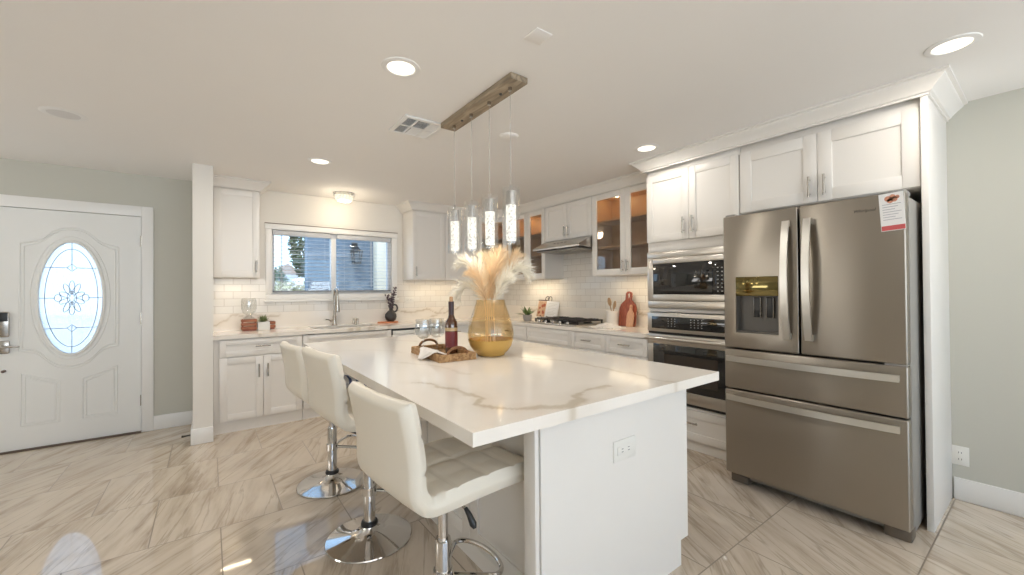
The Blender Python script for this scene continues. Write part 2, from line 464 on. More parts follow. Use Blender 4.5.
def rot_crown(path, prof, mat, name):
    """sweep profile [(out, z)] along a plan polyline; out is to the right of travel; mitred"""
    mb = MB(); b = mb.bm; rings = []
    P = [Vector(p) for p in path]
    for i, p in enumerate(P):
        ds = []
        if i > 0: ds.append((P[i] - P[i - 1]).normalized())
        if i < len(P) - 1: ds.append((P[i + 1] - P[i]).normalized())
        ns = [Vector((d.y, -d.x)) for d in ds]
        m = sum(ns, Vector((0, 0))).normalized(); k = 1 / max(.3, m.dot(ns[0]))
        rings.append([b.verts.new((p.x + m.x * k * o, p.y + m.y * k * o, z)) for o, z in prof])
    n = len(prof)
    for A, B in zip(rings, rings[1:]):
        for k in range(n): b.faces.new((A[k], A[(k + 1) % n], B[(k + 1) % n], B[k]))
    b.faces.new(rings[0][::-1]); b.faces.new(rings[-1])
    return mb.build(name, mat, sharp=30)


# ------------------------------------------------------------------ setting
CZ = 2.43; YB = 5.19; XR = 3.70; XL = -4.0; YR = -3.5
struct(MB().box(XL - .1, YR - .1, -.05, XR + .1, YB + .12, 0).build('floor', floor_m), 'polished beige marble tile floor', 'floor')
struct(MB().box(XL - .1, YR - .1, CZ, XR + .1, YB + .12, CZ + .1).build('ceiling', ceilm), 'smooth off-white ceiling', 'ceiling')


def wall_y(name, y0, y1, x0, x1, holes, mat):
    mb = MB(); xs = x0
    for hx0, hx1, hz0, hz1 in holes:
        mb.box(xs, y0, 0, hx0, y1, CZ); mb.box(hx0, y0, hz1, hx1, y1, CZ)
        if hz0 > 0: mb.box(hx0, y0, 0, hx1, y1, hz0)
        xs = hx1
    mb.box(xs, y0, 0, x1, y1, CZ)
    return mb.build(name, mat)


def wall_x(name, x0, x1, y0, y1, holes, mat):
    mb = MB(); ys = y0
    for a, b, hz0, hz1 in holes:
        mb.box(x0, ys, 0, x1, a, CZ); mb.box(x0, a, hz1, x1, b, CZ)
        if hz0 > 0: mb.box(x0, a, 0, x1, b, hz0)
        ys = b
    mb.box(x0, ys, 0, x1, y1, CZ)
    return mb.build(name, mat)


DX0, DX1, DZ1 = -1.405, -.513, 2.035
WX0, WX1, WZ0, WZ1 = .545, 1.915, 1.275, 2.005
struct(wall_y('wall_back', YB, YB + .12, XL, -.05, [(DX0, DX1, 0, DZ1)], wallg), 'sage grey wall around the front door', 'wall')
struct(wall_y('wall_kitchen', YB, YB + .12, -.05, XR, [(WX0, WX1, WZ0, WZ1)], wallc), 'cream wall around the kitchen window', 'wall')
struct(wall_x('wall_right', XR, XR + .1, YR, YB + .12, [], wallg), 'sage grey wall beyond the refrigerator', 'wall')
struct(wall_x('wall_left', XL - .1, XL, YR, YB + .12, [], wallg), 'sage grey left wall', 'wall')
struct(wall_y('wall_rear', YR - .1, YR, XL, XR, [(-2.4, 1.2, .55, 2.35), (1.6, 3.4, .02, 2.35)], wallg), 'sage grey rear wall', 'wall')
struct(MB().box(-.114, 4.465, 0, .03, YB, CZ).build('wall_partition', wallc), 'short white partition wall between entry and kitchen', 'wall')


def bboard(name, x0, y0, x1, y1, label):
    struct(MB().box(x0, y0, 0, x1, y1, .135, .004).build(name, trimw), label, 'baseboard')


bboard('baseboard_back', -.427, YB - .014, -.128, YB, 'white baseboard right of the front door')
bboard('baseboard_left', XL, YB - .014, DX0 - .086, YB, 'white baseboard left of the front door')
bboard('baseboard_right', XR - .014, YR, XR, .405, 'white baseboard below the sage right wall')
mb = MB(); mb.box(-.128, 4.451, 0, .03, 4.465, .135, .003); mb.box(-.128, 4.465, 0, -.114, YB, .135, .003)
struct(mb.build('baseboard_partition', trimw), 'white baseboard around the partition end', 'baseboard')

# crown mouldings
prof = [(0, 2.335), (.010, 2.335), (.010, 2.346), (.021, 2.351), (.026, 2.362), (.052, 2.388), (.073, 2.406), (.075, 2.414), (.092, 2.418), (.092, CZ - .0005), (0, CZ - .0005)]
struct(rot_crown([(3.70, .413), (3.09, .413), (3.09, 2.182), (3.37, 2.182)][::-1], [(o, z) for o, z in prof], cab, 'trim_1'), 'white crown moulding above the fridge and oven cabinets', 'crown moulding')
struct(rot_crown([(2.055, 5.19), (2.055, 4.86), (3.03, 4.86), (3.37, 4.62), (3.37, 2.28)], prof, cab, 'trim_2'), 'white crown moulding above the corner wall cabinets', 'crown moulding')
struct(rot_crown([(.03, 4.86), (.417, 4.86), (.417, 5.19)], prof, cab, 'trim_3'), 'white crown moulding above the left wall cabinet', 'crown moulding')

# ------------------------------------------------------------------ front door
mb = MB(); cw = .086
mb.box(DX0 - cw, YB - .016, 0, DX0, YB, DZ1 + .095, .003); mb.box(DX1, YB - .016, 0, DX1 + cw, YB, DZ1 + .095, .003)
mb.box(DX0, YB - .016, DZ1, DX1, YB, DZ1 + .095, .003)
struct(mb.build('trim_4', trimw), 'white door casing', 'door casing')
door = thing('door_1', 'white front door with oval leaded glass', 'door', ((DX0 + DX1) / 2, YB + .01, .012)); door['kind'] = 'structure'
dx0, dx1, dz0, dz1 = DX0 + .004, DX1 - .004, .012, DZ1 - .004
OC = (-.972, 1.272); OA, OB = .198, .49
mb = MB(); nA = 64; b = mb.bm
yf, yk = YB + .002, YB + .044
ring = {}
for key, y in (('f', yf), ('k', yk)):
    oi, oo = [], []
    for i in range(nA):
        t = 2 * PI * i / nA; c, s = math.cos(t), math.sin(t)
        oi.append(b.verts.new((OC[0] + OA * c, y, OC[1] + OB * s)))
        k = min(((dx1 if c > 0 else dx0) - OC[0]) / c if abs(c) > 1e-6 else 1e9, ((dz1 if s > 0 else dz0) - OC[1]) / s if abs(s) > 1e-6 else 1e9)
        oo.append(b.verts.new((OC[0] + k * c, y, OC[1] + k * s)))
    cs = {}
    ring[key] = (oi, oo)
    for i in range(nA): b.faces.new((oi[i], oi[(i + 1) % nA], oo[(i + 1) % nA], oo[i]))
    for cx, cz in ((dx0, dz0), (dx1, dz0), (dx1, dz1), (dx0, dz1)):        # square the corners
        best = None
        for i in range(nA):
            p, q = oo[i].co, oo[(i + 1) % nA].co
            if (abs(p.x - cx) < 1e-6 and abs(q.z - cz) < 1e-6) or (abs(p.z - cz) < 1e-6 and abs(q.x - cx) < 1e-6):
                if (p - q).length > 1e-6: best = i
        if best is not None:
            b.faces.new((oo[best], oo[(best + 1) % nA], b.verts.new((cx, y, cz))))
for j in (0,):
    A, B = ring['f'][0], ring['k'][0]
    for i in range(nA): b.faces.new((A[i], A[(i + 1) % nA], B[(i + 1) % nA], B[i]))
for (x0, z0), (x1, z1) in (((dx0, dz0), (dx1, dz0)), ((dx1, dz0), (dx1, dz1)), ((dx1, dz1), (dx0, dz1)), ((dx0, dz1), (dx0, dz0))):
    b.faces.new([b.verts.new(p) for p in ((x0, yf, z0), (x1, yf, z1), (x1, yk, z1), (x0, yk, z0))])
mb.build('door_slab', doorw, door, recalc=True)
# raised mouldings on the slab
mb = MB()
oval = lambda a, c, y, n=64: [(OC[0] + a * math.cos(2 * PI * i / n), y, OC[1] + c * math.sin(2 * PI * i / n)) for i in range(n)]
mb.tube(oval(OA + .008, OB + .008, yf), .013, 8, True); mb.tube(oval(OA + .045, OB + .045, yf), .005, 6, True)
Y = yf


def smooth_path(pts, n=10):
    P = [Vector(p) for p in pts]; out = []
    for i in range(len(P) - 1):
        p0, p1, p2, p3 = P[max(i - 1, 0)], P[i], P[i + 1], P[min(i + 2, len(P) - 1)]
        for k in range(n):
            t = k / n
            out.append(.5 * ((2 * p1) + (p2 - p0) * t + (2 * p0 - 5 * p1 + 4 * p2 - p3) * t * t + (3 * p1 - p0 - 3 * p2 + p3) * t ** 3))
    out.append(P[-1]); return out


for dd in (0, .022):
    ax = OC[0]; wd = .30 - dd
    arch = smooth_path([(ax - wd, Y, 1.735 - dd), (ax - .19, Y, 1.77 - dd), (ax - .09, Y, 1.865 - dd), (ax, Y, 1.888 - dd), (ax + .09, Y, 1.865 - dd), (ax + .19, Y, 1.77 - dd), (ax + wd, Y, 1.735 - dd)])
    low = smooth_path([(ax + wd, Y, .83 + dd), (ax + .2, Y, .80 + dd), (ax + .1, Y, .69 + dd), (ax, Y, .655 + dd), (ax - .1, Y, .69 + dd), (ax - .2, Y, .80 + dd), (ax - wd, Y, .83 + dd)])
    mb.tube(arch + low, .0055, 6, True)
    for s in (-1, 1):
        q = smooth_path([(ax + s * (.29 - dd), Y, .645 - dd), (ax + s * .2, Y, .60 - dd), (ax + s * (.07 + dd), Y, .555 - dd)])
        mb.tube(q + [Vector((ax + s * (.07 + dd), Y, .20 + dd)), Vector((ax + s * (.29 - dd), Y, .20 + dd))], .0055, 6, True)
mb.build('panel_moulding', doorw, door)
mb = MB()
mb.prism([(OC[0] + (OA - .001) * math.cos(2 * PI * i / 64), OC[1] + (OB - .001) * math.sin(2 * PI * i / 64)) for i in range(64)], .008, lambda u, v, w_: (u, YB + .02 + w_, v))
pane = mb.build('glass_pane', doorgl, door); pane['label'] = 'oval textured glass'
mb = MB(); yl = YB + .018
mb.tube(oval(OA - .035, OB - .06, yl), .0026, 6, True)
for s in (-1, 1):
    mb.tube([(OC[0], yl, OC[1] + s * .245), (OC[0], yl, OC[1] + s * (OB - .005))], .0026, 6)
    mb.tube([(OC[0] + s * .10, yl, OC[1]), (OC[0] + s * (OA - .003), yl, OC[1])], .0026, 6)
    mb.tube([(OC[0] - .165, yl, OC[1] + s * .265), (OC[0] - .03, yl, OC[1] + s * .265), (OC[0], yl, OC[1] + s * .30), (OC[0] + .03, yl, OC[1] + s * .265), (OC[0] + .165, yl, OC[1] + s * .265), ], .0026, 6)
    mb.tube([(OC[0] - .03, yl, OC[1] + s * .265), (OC[0], yl, OC[1] + s * .235), (OC[0] + .03, yl, OC[1] + s * .265)], .0026, 6)
for a in range(10):                                   # petals of the leaded flower
    t = 2 * PI * a / 10 + PI / 10
    c = Vector((math.cos(t) * .047, math.sin(t) * .092)); d = Vector((math.cos(t) * .033, math.sin(t) * .060)); nrm = Vector((-d.y, d.x)).normalized() * .018
    mb.tube([(OC[0] + (c + d * math.cos(q) + nrm * math.sin(q)).x, yl, OC[1] + (c + d * math.cos(q) + nrm * math.sin(q)).y) for q in [2 * PI * k / 16 for k in range(16)]], .0024, 5, True)
mb.tube([(OC[0] + .028 * math.cos(q), yl, OC[1] + .06 * math.sin(q)) for q in [2 * PI * k / 20 for k in range(20)]], .0024, 5, True)
for s in (-1, 1):
    mb.tube([(OC[0] + s * .085 + .022 * math.cos(q), yl, OC[1] + .03 * math.sin(q)) for q in [2 * PI * k / 12 for k in range(12)]], .0024, 5, True)
mb.build('leading', simple('lead_came', (.22, .22, .22), .4, .8), door)
mb = MB(); lx = -1.358
mb.box(lx - .034, yf - .024, .955, lx + .034, yf, 1.165, .008)
lk = mb.build('smart_lock', nickel, door)
MB().box(lx - .029, yf - .028, 1.085, lx + .029, yf - .0235, 1.158, .002).build('keypad', black, lk)
mb = MB(); mb.box(lx - .034, yf - .012, .82, lx + .034, yf, .925, .008); mb.cyl((lx, yf, .875), (lx, yf - .055, .875), .013)
mb.tube([(lx, yf - .055, .875), (lx + .05, yf - .058, .878), (lx + .10, yf - .055, .874)], [.011, .009, .006], 10)
mb.build('lever_handle', nickel, door)
mb = MB(); mb.cyl((lx + .005, yf, .675), (lx + .005, yf - .03, .675), .011); mb.build('latch_stud', simple('dark_bronze', (.12, .08, .07), .4, .6), door)
for z in (.30, 1.07, 1.80):
    MB().cyl((DX1 - .002, yf - .008, z - .05), (DX1 - .002, yf - .008, z + .05), .007, seg=10).build('hinge', nickel, door)
struct(MB().box(DX0, YB - .03, 0, DX1, YB + .1, .012, .003).build('trim_5', simple('bronze_threshold', (.10, .065, .045), .5)), 'dark threshold below the front door', 'threshold')

# spring door stop on the partition baseboard
st = tag(MB().tube([(-.128 - .055 * k / 40 + 0, 4.62 + .006 * math.cos(k * 1.6), .045 + .006 * math.sin(k * 1.6)) for k in range(41)], .0025, 6).cyl((-.183, 4.62, .045), (-.196, 4.62, .045), .009, seg=12)
         .build('door_stop', simple('stop_dark', (.10, .08, .06), .4, .5)), 'small dark spring door stop low on the white partition baseboard', 'door stop')

# ------------------------------------------------------------------ kitchen window
wi = thing('window_1', 'white sliding kitchen window', 'window', (1.23, YB, 1.21)); wi['kind'] = 'structure'
mb = MB()
mb.box(.495, YB - .02, 1.286, .558, YB, 2.003, .003); mb.box(1.905, YB - .02, 1.286, 1.975, YB, 2.003, .003)
mb.box(.495, YB - .021, 1.223, 1.975, YB, 1.285, .003); mb.box(.48, YB - .04, 1.20, 1.99, YB, 1.222, .004)
mb.build('window_casing', trimw, wi)
mb = MB(); mb.box(.49, YB - .024, 2.004, 1.98, YB, 2.066, .003); mb.build('window_header', trimw, wi)
MB().box(.488, YB - .027, 2.0662, 1.982, YB, 2.073).build('header_gap_shade', simple('gap_shade_brown', (.16, .11, .08), .6), wi)  # dark strip painted in for the shadow gap above the header
mb = MB(); f = YB + .03
for x0, x1, z0, z1 in ((WX0, WX1, WZ0, 1.32), (WX0, WX1, 1.955, WZ1), (WX0, .585, 1.3205, 1.9545), (1.865, WX1, 1.3205, 1.9545), (1.175, 1.235, 1.3205, 1.9545)):
    mb.box(x0, f, z0, x1, f + .06, z1, .004)
mb.build('window_frame', winvinyl, wi)
for x0, x1 in ((.585, 1.175), (1.235, 1.865)):
    MB().box(x0, f + .03, 1.32, x1, f + .036, 1.955).build('pane', pane_m, wi)

# two blinds, one in each half of the window
for k, (x0, x1) in enumerate(((.567, 1.172), (1.238, 1.893))):
    bl = thing('window_blind', ['white horizontal slat blind in the left half of the kitchen window', 'white horizontal slat blind in the right half, in front of the porch lantern'][k], 'window blind', ((x0 + x1) / 2, YB + .01, 1.30), group='blinds in the kitchen window')
    MB().box(x0, YB - .012, 1.945, x1, YB + .03, 2.0, .003).build('head_rail', slatm, bl)
    mb = MB(); n = 14
    for i in range(n):
        z = 1.345 + i * .0435
        mb.prism([(-.019, -.003), (.019, .002), (.019, .0045), (-.019, -.0005)], x1 - x0, lambda u, v, w_: (x0 + w_, YB + .009 + u, z + v))
    mb.build('slats', slatm, bl)
    MB().box(x0, YB - .008, 1.313, x1, YB + .026, 1.328, .003).build('bottom_rail', simple('rail_grey', (.25, .26, .28), .5), bl)
    for fx in (.12, .88):
        xx = x0 + (x1 - x0) * fx
        MB().tube([(xx, YB - .011, 1.32), (xx, YB - .011, 1.96)], .0012, 5).build('ladder_cord', slatm, bl)
    mb = MB(); xx = x0 + (.085 if k == 0 else .40)
    mb.tube([(xx, YB - .016, 1.36 if k == 0 else 1.36), (xx, YB - .016, 1.95)], .0045, 8)
    mb.build('tilt_wand', simple('wand_grey', (.35, .37, .40), .4) if k == 0 else slatm, bl)

# ------------------------------------------------------------------ backsplash
mb = MB(); y0, y1 = YB - .012, YB
mb.box(.03, y0, 1.09, .495, y1, 1.455); mb.box(.495, y0, 1.09, 1.975, y1, 1.20); mb.box(1.975, y0, 1.09, 3.70, y1, 1.455)
struct(mb.build('wall_backsplash_back', subX), 'glossy white subway tile behind the sink run', 'backsplash')
mb = MB(); mb.box(XR - .012, 2.18, 1.09, XR, YB - .012, 1.455); mb.box(XR - .012, 3.06, 1.455, XR, 3.838, 1.80)
struct(mb.build('wall_backsplash_right', subY), 'glossy white subway tile behind the cooktop', 'backsplash')


def vein_val(p, veins, seed=0):
    q = Vector((p[0], p[1], 0))
    j = noise.noise(q * 9 + Vector((seed, 0, 0))) * .03 + noise.noise(q * 28) * .012
    j2 = noise.noise(q * 9 + Vector((0, seed + 7, 3))) * .03 + noise.noise(q * 31 + Vector((4, 4, 4))) * .012
    px, py = p[0] + j, p[1] + j2; best = 0
    for pts, wd, st_ in veins:
        for i in range(len(pts) - 1):
            a, c = pts[i], pts[i + 1]; dx, dy = c[0] - a[0], c[1] - a[1]; L = dx * dx + dy * dy
            t = max(0, min(1, ((px - a[0]) * dx + (py - a[1]) * dy) / L))
            d = math.hypot(px - a[0] - t * dx, py - a[1] - t * dy)
            ww = wd * (.65 + .7 * abs(noise.noise(Vector((px * 5, py * 5, seed + 1)))) * 2)
            v = st_ * max(0, min(1, (ww - d) / (ww * .55)))
            soft = st_ * .28 * max(0, 1 - d / (wd * 4))
            best = max(best, v, soft)
    return best


def slab(name, mat, x0, x1, y0, y1, z0, z1, cell, inside, veins, seed=0, parent=None):
    nx, ny = round((x1 - x0) / cell), round((y1 - y0) / cell)
    b = bmesh.new(); top, bot = {}, {}
    X = [x0 + (x1 - x0) * i / nx for i in range(nx + 1)]; Yv = [y0 + (y1 - y0) * i / ny for i in range(ny + 1)]
    lay = b.verts.layers.float.new('vein')

    def gv(d, i, j, z):
        if (i, j) not in d:
            v = b.verts.new((X[i], Yv[j], z)); v[lay] = vein_val((X[i], Yv[j]), veins, seed); d[(i, j)] = v
        return d[(i, j)]
    ins = {(i, j) for i in range(nx) for j in range(ny) if inside((X[i] + X[i + 1]) / 2, (Yv[j] + Yv[j + 1]) / 2)}
    for i, j in ins:
        q = ((i, j), (i + 1, j), (i + 1, j + 1), (i, j + 1))
        b.faces.new([gv(top, *k, z1) for k in q])
        b.faces.new([gv(bot, *k, z0) for k in q[::-1]])
        for (di, dj), (a, c) in (((0, -1), (q[0], q[1])), ((1, 0), (q[1], q[2])), ((0, 1), (q[2], q[3])), ((-1, 0), (q[3], q[0]))):
            if (i + di, j + dj) not in ins:
                b.faces.new((gv(bot, *a, z0), gv(bot, *c, z0), gv(top, *c, z1), gv(top, *a, z1)))
    mb = MB(); mb.bm.free(); mb.bm = b
    return mb.build(name, mat, parent, recalc=True)


# ------------------------------------------------------------------ perimeter worktop with slab upstand
SK = (.90, 1.60, 4.73, 5.07)
ins = lambda x, y: (y > 4.597 or x > 3.09) and not (SK[0] < x < SK[1] and SK[2] < y < SK[3])
wv = [([(.02, 4.63), (.2, 4.64), (.55, 4.62), (.9, 4.66), (1.3, 4.61), (1.7, 4.63)], .012, .55), ([(.55, 4.62), (.75, 4.8), (.8, 5.1)], .01, .4),
      ([(3.1, 2.9), (3.3, 2.75), (3.5, 2.9), (3.7, 2.7)], .014, .6), ([(1.9, 4.8), (2.4, 5.0), (2.9, 4.7), (3.3, 4.9)], .012, .5), ([(3.1, 4.3), (3.4, 4.05), (3.6, 4.1)], .01, .5)]
wt = thing('countertop', 'white veined quartz worktop along the sink and cooktop walls with tall slab upstand', 'countertop', (1.8, 4.9, .876))
slab('worktop', quartz, .03, 3.698, 2.184, 5.187, .876, .914, .02, ins, wv, 1, wt)


def upstand(name, M, L, veins, seed):
    b = bmesh.new(); lay = b.verts.layers.float.new('vein'); nu, nv = int(L / .015), 12
    V = {}
    for i in range(nu + 1):
        for j in range(nv + 1):
            for k, ww in ((0, 0), (1, .015)):
                p = (L * i / nu, .914 + .176 * j / nv)
                v = b.verts.new((p[0], p[1], ww)); v[lay] = vein_val(p, veins, seed); V[i, j, k] = v
    for i in range(nu):
        for j in range(nv):
            b.faces.new([V[i, j, 1], V[i + 1, j, 1], V[i + 1, j + 1, 1], V[i, j + 1, 1]])
            b.faces.new([V[i, j, 0], V[i, j + 1, 0], V[i + 1, j + 1, 0], V[i + 1, j, 0]])
        b.faces.new([V[i, nv, 1], V[i + 1, nv, 1], V[i + 1, nv, 0], V[i, nv, 0]])
    mb = MB(M); mb.bm.free(); mb.bm = b
    return mb.build(name, quartz, wt, recalc=True)


upstand('backsplash_slab', BACK(.03, YB - .012), 3.66, [([(0, .96), (.06, 1.0), (.14, 1.06), (.24, 1.075), (.38, 1.05), (.6, 1.06)], .012, .6), ([(1.95, 1.06), (2.15, 1.02), (2.35, 1.05), (2.6, 1.0), (2.85, 1.07)], .012, .7), ([(2.3, .93), (2.5, .99), (2.62, 1.07)], .009, .5)], 3)
upstand('backsplash_slab', SIDE(XR - .012, YB - .02), 2.98, [([(2.3, 1.07), (2.55, 1.04), (2.75, 1.06), (3.0, 1.07)], .012, .7), ([(.4, .95), (.7, 1.03), (1.0, 1.06)], .012, .6)], 5)

# sink
sk = thing('sink', 'undermount steel sink basin set into the worktop below the window', 'sink', (1.25, 4.9, .72))
mb = MB(); t = .004
mb.box(SK[0], SK[2], .70, SK[1], SK[3], .70 + t)
for a in ((SK[0] - t, SK[2], SK[0], SK[3]), (SK[1], SK[2], SK[1] + t, SK[3]), (SK[0] - t, SK[2] - t, SK[1] + t, SK[2]), (SK[0] - t, SK[3], SK[1] + t, SK[3] + t)):
    mb.box(a[0], a[1], .70, a[2], a[3], .875)
mb.build('basin', steel2, sk)
MB().lathe([(0, .006), (.03, .006), (.042, .002), (.045, 0)], (1.25, 4.9, .704)).build('drain', chrome, sk)
# faucet
fx, fy = 1.185, 5.10
fa = thing('faucet', 'tall brushed pull-down faucet standing behind the sink at the window', 'faucet', (fx, fy, .914))
MB().lathe([(0, 0), (.032, 0), (.032, .008), (.024, .016), (.02, .05), (.02, .11), (.015, .12), (0, .12)], (fx, fy, .914)).build('base', nickel, fa)
pts = [(fx, fy, 1.03), (fx, fy, 1.2), (fx, fy, 1.27)] + [(fx, fy - .07 + .07 * math.cos(a), 1.27 + .07 * math.sin(a)) for a in [PI * k / 10 for k in range(1, 11)]] + [(fx, fy - .14, 1.25)]
MB().tube(pts, .013, 12).build('spout', nickel, fa)
MB().lathe([(0, 0), (.024, 0), (.026, .02), (.02, .09), (.014, .18), (0, .18)], (fx, fy - .14, 1.075)).build('spray_head', nickel, fa)
mb = MB(); mb.cyl((fx, fy, .97), (fx - .045, fy, .97), .012); mb.tube([(fx - .045, fy, .97), (fx - .07, fy - .01, .985), (fx - .10, fy - .03, .99)], .007, 8); mb.build('lever', nickel, fa)
for k in range(2):
    g = MB(); xx = 1.405 + k * .045
    g.lathe([(0, 0), (.016, 0), (.016, .006), (.012, .01), (.012, .07), (.009, .075), (0, .075)], (xx, 5.11, .914), 16)
    tag(g.build('soap_dispenser' if k == 0 else 'air_gap', nickel), ['short brushed metal sink post nearest the faucet', 'short brushed metal sink post nearer the black jug'][k], 'sink fitting')

# ------------------------------------------------------------------ base cabinets
def base_cab(M, u0, u1, label, fronts, fill=0, name='base_cabinet', open_top=False, toe=True):
    """fronts: list of (kind, u0, u1, v0, v1, handles)"""
    o = M @ Vector(((u0 + u1) / 2, 0, 0))
    t = thing(name, label, 'cabinet', (o.x, o.y, 0)); D = -.53; e = .0012
    mb = MB(M)
    if open_top:
        mb.box(u0 + e, .105, D, u0 + .018, .874, 0); mb.box(u1 - .018, .105, D, u1 - e, .874, 0); mb.box(u0 + .018, .105, D, u1 - .018, .125, 0)
    else: mb.box(u0 + e, .105, D, u1 - e, .874, 0)
    mb.build('body', cab, t)
    if toe: MB(M).box(u0 + e, 0, D, u1 - e, .104, -.012).build('toe_kick', cab, t)
    for kind, a, b_, c, d, hs in fronts:
        p = shaker(M, a, b_, c, d, kind, t, st=.05 if kind != 'door' else .06, flat=False)
        for h in hs: pull(M, h[0], h[1], p, .125, h[2] == 'v')
    return t


MBK = BACK(0, 4.64)
t = base_cab(MBK, .032, .767, 'white shaker base cabinet left of the sink, one drawer over two doors', [
    ('drawer', .073, .765, .705, .866, [(.42, .795, 'h')]), ('door', .073, .4215, .112, .70, [(.385, .56, 'v')]), ('door', .4225, .765, .112, .70, [(.46, .56, 'v')])])
base_cab(MBK, .769, 1.695, 'white sink base cabinet under the window with a plain false front', [
    ('false_front', .771, 1.693, .705, .866, []), ('door', .771, 1.231, .112, .70, [(1.19, .6, 'v')]), ('door', 1.233, 1.693, .112, .70, [(1.275, .6, 'v')])], open_top=True)
base_cab(MBK, 2.305, 3.10, 'white corner base cabinet between the dishwasher and cooktop run', [
    ('drawer', 2.307, 2.75, .705, .866, [(2.53, .79, 'h')]), ('door', 2.307, 2.75, .112, .70, [(2.35, .6, 'v')])], name='corner_base_cabinet')
dw = thing('dishwasher', 'white dishwasher with a black top strip right of the sink', 'dishwasher', (2.0, 4.64, 0))
MB(MBK).box(1.699, .105, -.53, 2.301, .86, 0).build('body', gasket, dw)
MB(MBK).box(1.701, .11, 0, 2.299, .80, .022, .004).build('door_panel', cab, dw)
MB(MBK).box(1.709, .803, 0, 2.299, .850, .02, .004).build('control_panel', wallplate, dw)
MB(MBK).box(1.701, .852, 0, 2.299, .873, .024, .002).build('black_strip', black, dw)
MB(MBK).box(1.701, .803, 0, 1.708, .851, .022, .001).build('black_edge', black, dw)
MB(MBK).box(1.70, 0, -.53, 2.30, .104, -.03).build('toe_kick', black, dw)

MSD = SIDE(3.135, 5.0)          # u = 5.0 - Y
U = lambda y: 5.0 - y
for y1, y0, lab, kind in ((2.667, 2.184, 'white base cabinet with drawer nearest the wall oven', 'drawer'), (3.135, 2.669, 'white base cabinet with drawer at the near side of the cooktop', 'drawer'),
                          (3.902, 3.137, 'wide white base cabinet with plain front below the gas cooktop', 'false_front'), (4.59, 3.904, 'white base cabinet with drawer left of the cooktop', 'drawer')):
    a, b_ = U(y1), U(y0); mid = (a + b_) / 2
    fr = [(kind, a + .001, b_ - .001, .70, .866, [(mid, .79, 'h')] if kind == 'drawer' else [])]
    if kind == 'drawer': fr.append(('door', a + .001, b_ - .001, .112, .695, [(b_ - .04, .6, 'v')]))
    else: fr += [('door', a + .001, mid, .112, .695, [(mid - .04, .6, 'v')]), ('door', mid, b_ - .001, .112, .695, [(mid + .04, .6, 'v')])]
    base_cab(MSD, a, b_, lab, fr)

# ------------------------------------------------------------------ wall cabinets
UB, UT = 1.457, 2.335


def wall_cab(name, M, u0, u1, v0, v1, D, label, doors, hl=.12):
    o = M @ Vector(((u0 + u1) / 2, v0, 0)); t = thing(name, label, 'cabinet', o); e = .001
    MB(M).box(u0 + e, v0, -D, u1 - e, v1, 0, .001).build('body', cab, t)
    for a, b_, hs in doors:
        p = shaker(M, a, b_, v0 + .002, v1 - .002, 'door', t)
        for h in hs: pull(M, h[0], h[1], p, hl, True)
    return t


MW = BACK(0, 4.88)
wall_cab('wall_cabinet', MW, .032, .417, UB, UT, .306, 'white single-door wall cabinet left of the window beside the partition', [(.034, .415, [(.385, 1.57)])])
wall_cab('wall_cabinet', MW, 2.055, 2.515, UB, UT, .306, 'white single-door wall cabinet just right of the window', [(2.057, 2.514, [(2.10, 1.56)])])
wall_cab('wall_cabinet', MW, 2.516, 3.028, UB, UT, .306, 'white single-door wall cabinet behind the glass pendants', [(2.517, 3.02, [(2.98, 1.56)])])
MR = SIDE(3.39, 5.0)


def glass_cab(name, M, u0, u1, D, label, doors, side_l=True, lights=()):
    o = M @ Vector(((u0 + u1) / 2, UB, 0)); t = thing(name, label, 'cabinet', o); e = .001; th = .018
    mb = MB(M)
    mb.box(u0 + e, UB, -D, u0 + th, UT, 0); mb.box(u1 - th, UB, -D, u1 - e, UT, 0)
    mb.box(u0 + th, UB, -D, u1 - th, UB + .03, 0); mb.box(u0 + th, UT - th, -D, u1 - th, UT, 0)
    mb.build('body', cab, t)
    mb = MB(M); i = .0015
    mb.box(u0 + th, UB + .03, -D, u1 - th, UT - th, -D + .008)
    mb.box(u0 + th, UB + .03, -D + .008, u0 + th + i, UT - th, -.002); mb.box(u1 - th - i, UB + .03, -D + .008, u1 - th, UT - th, -.002)
    mb.box(u0 + th, UT - th - i, -D + .008, u1 - th, UT - th, -.002); mb.box(u0 + th, UB + .03, -D + .008, u1 - th, UB + .03 + i, -.002)
    mb.build('lining', woodin, t)
    for z in (1.765, 2.045):
        MB(M).box(u0 + th + .002, z - .009, -D + .01, u1 - th - .002, z + .009, -.03).build('shelf', woodin, t)
    for a, b_, hs in doors:
        mb = MB(M); g = .0015; st_ = .062; a += g; b_ -= g; v0, v1 = UB + .002, UT - .002
        mb.box(a, v0, 0, a + st_, v1, .02, .002); mb.box(b_ - st_, v0, 0, b_, v1, .02, .002)
        mb.box(a + st_, v0, 0, b_ - st_, v0 + .066, .02, .002); mb.box(a + st_, v1 - st_, 0, b_ - st_, v1, .02, .002)
        d = mb.build('door', cab, t)
        MB(M).box(a + st_, v0 + .066, .006, b_ - st_, v1 - st_, .010).build('glass_pane', cabgl, d)
        for h in hs: pull(M, h[0], h[1], d, .12, True)
    for (uu, ww) in lights:
        p = M @ Vector((uu, UT - th - .003, ww))
        MB().lathe([(0, -.006), (.028, -.006), (.032, 0), (0, 0)], p, 20).build('puck_light', emL, t)
        light('puck_glow', 'POINT', p + Vector((0, 0, -.03)), .7, (1, .80, .52), size=.02)
    return t


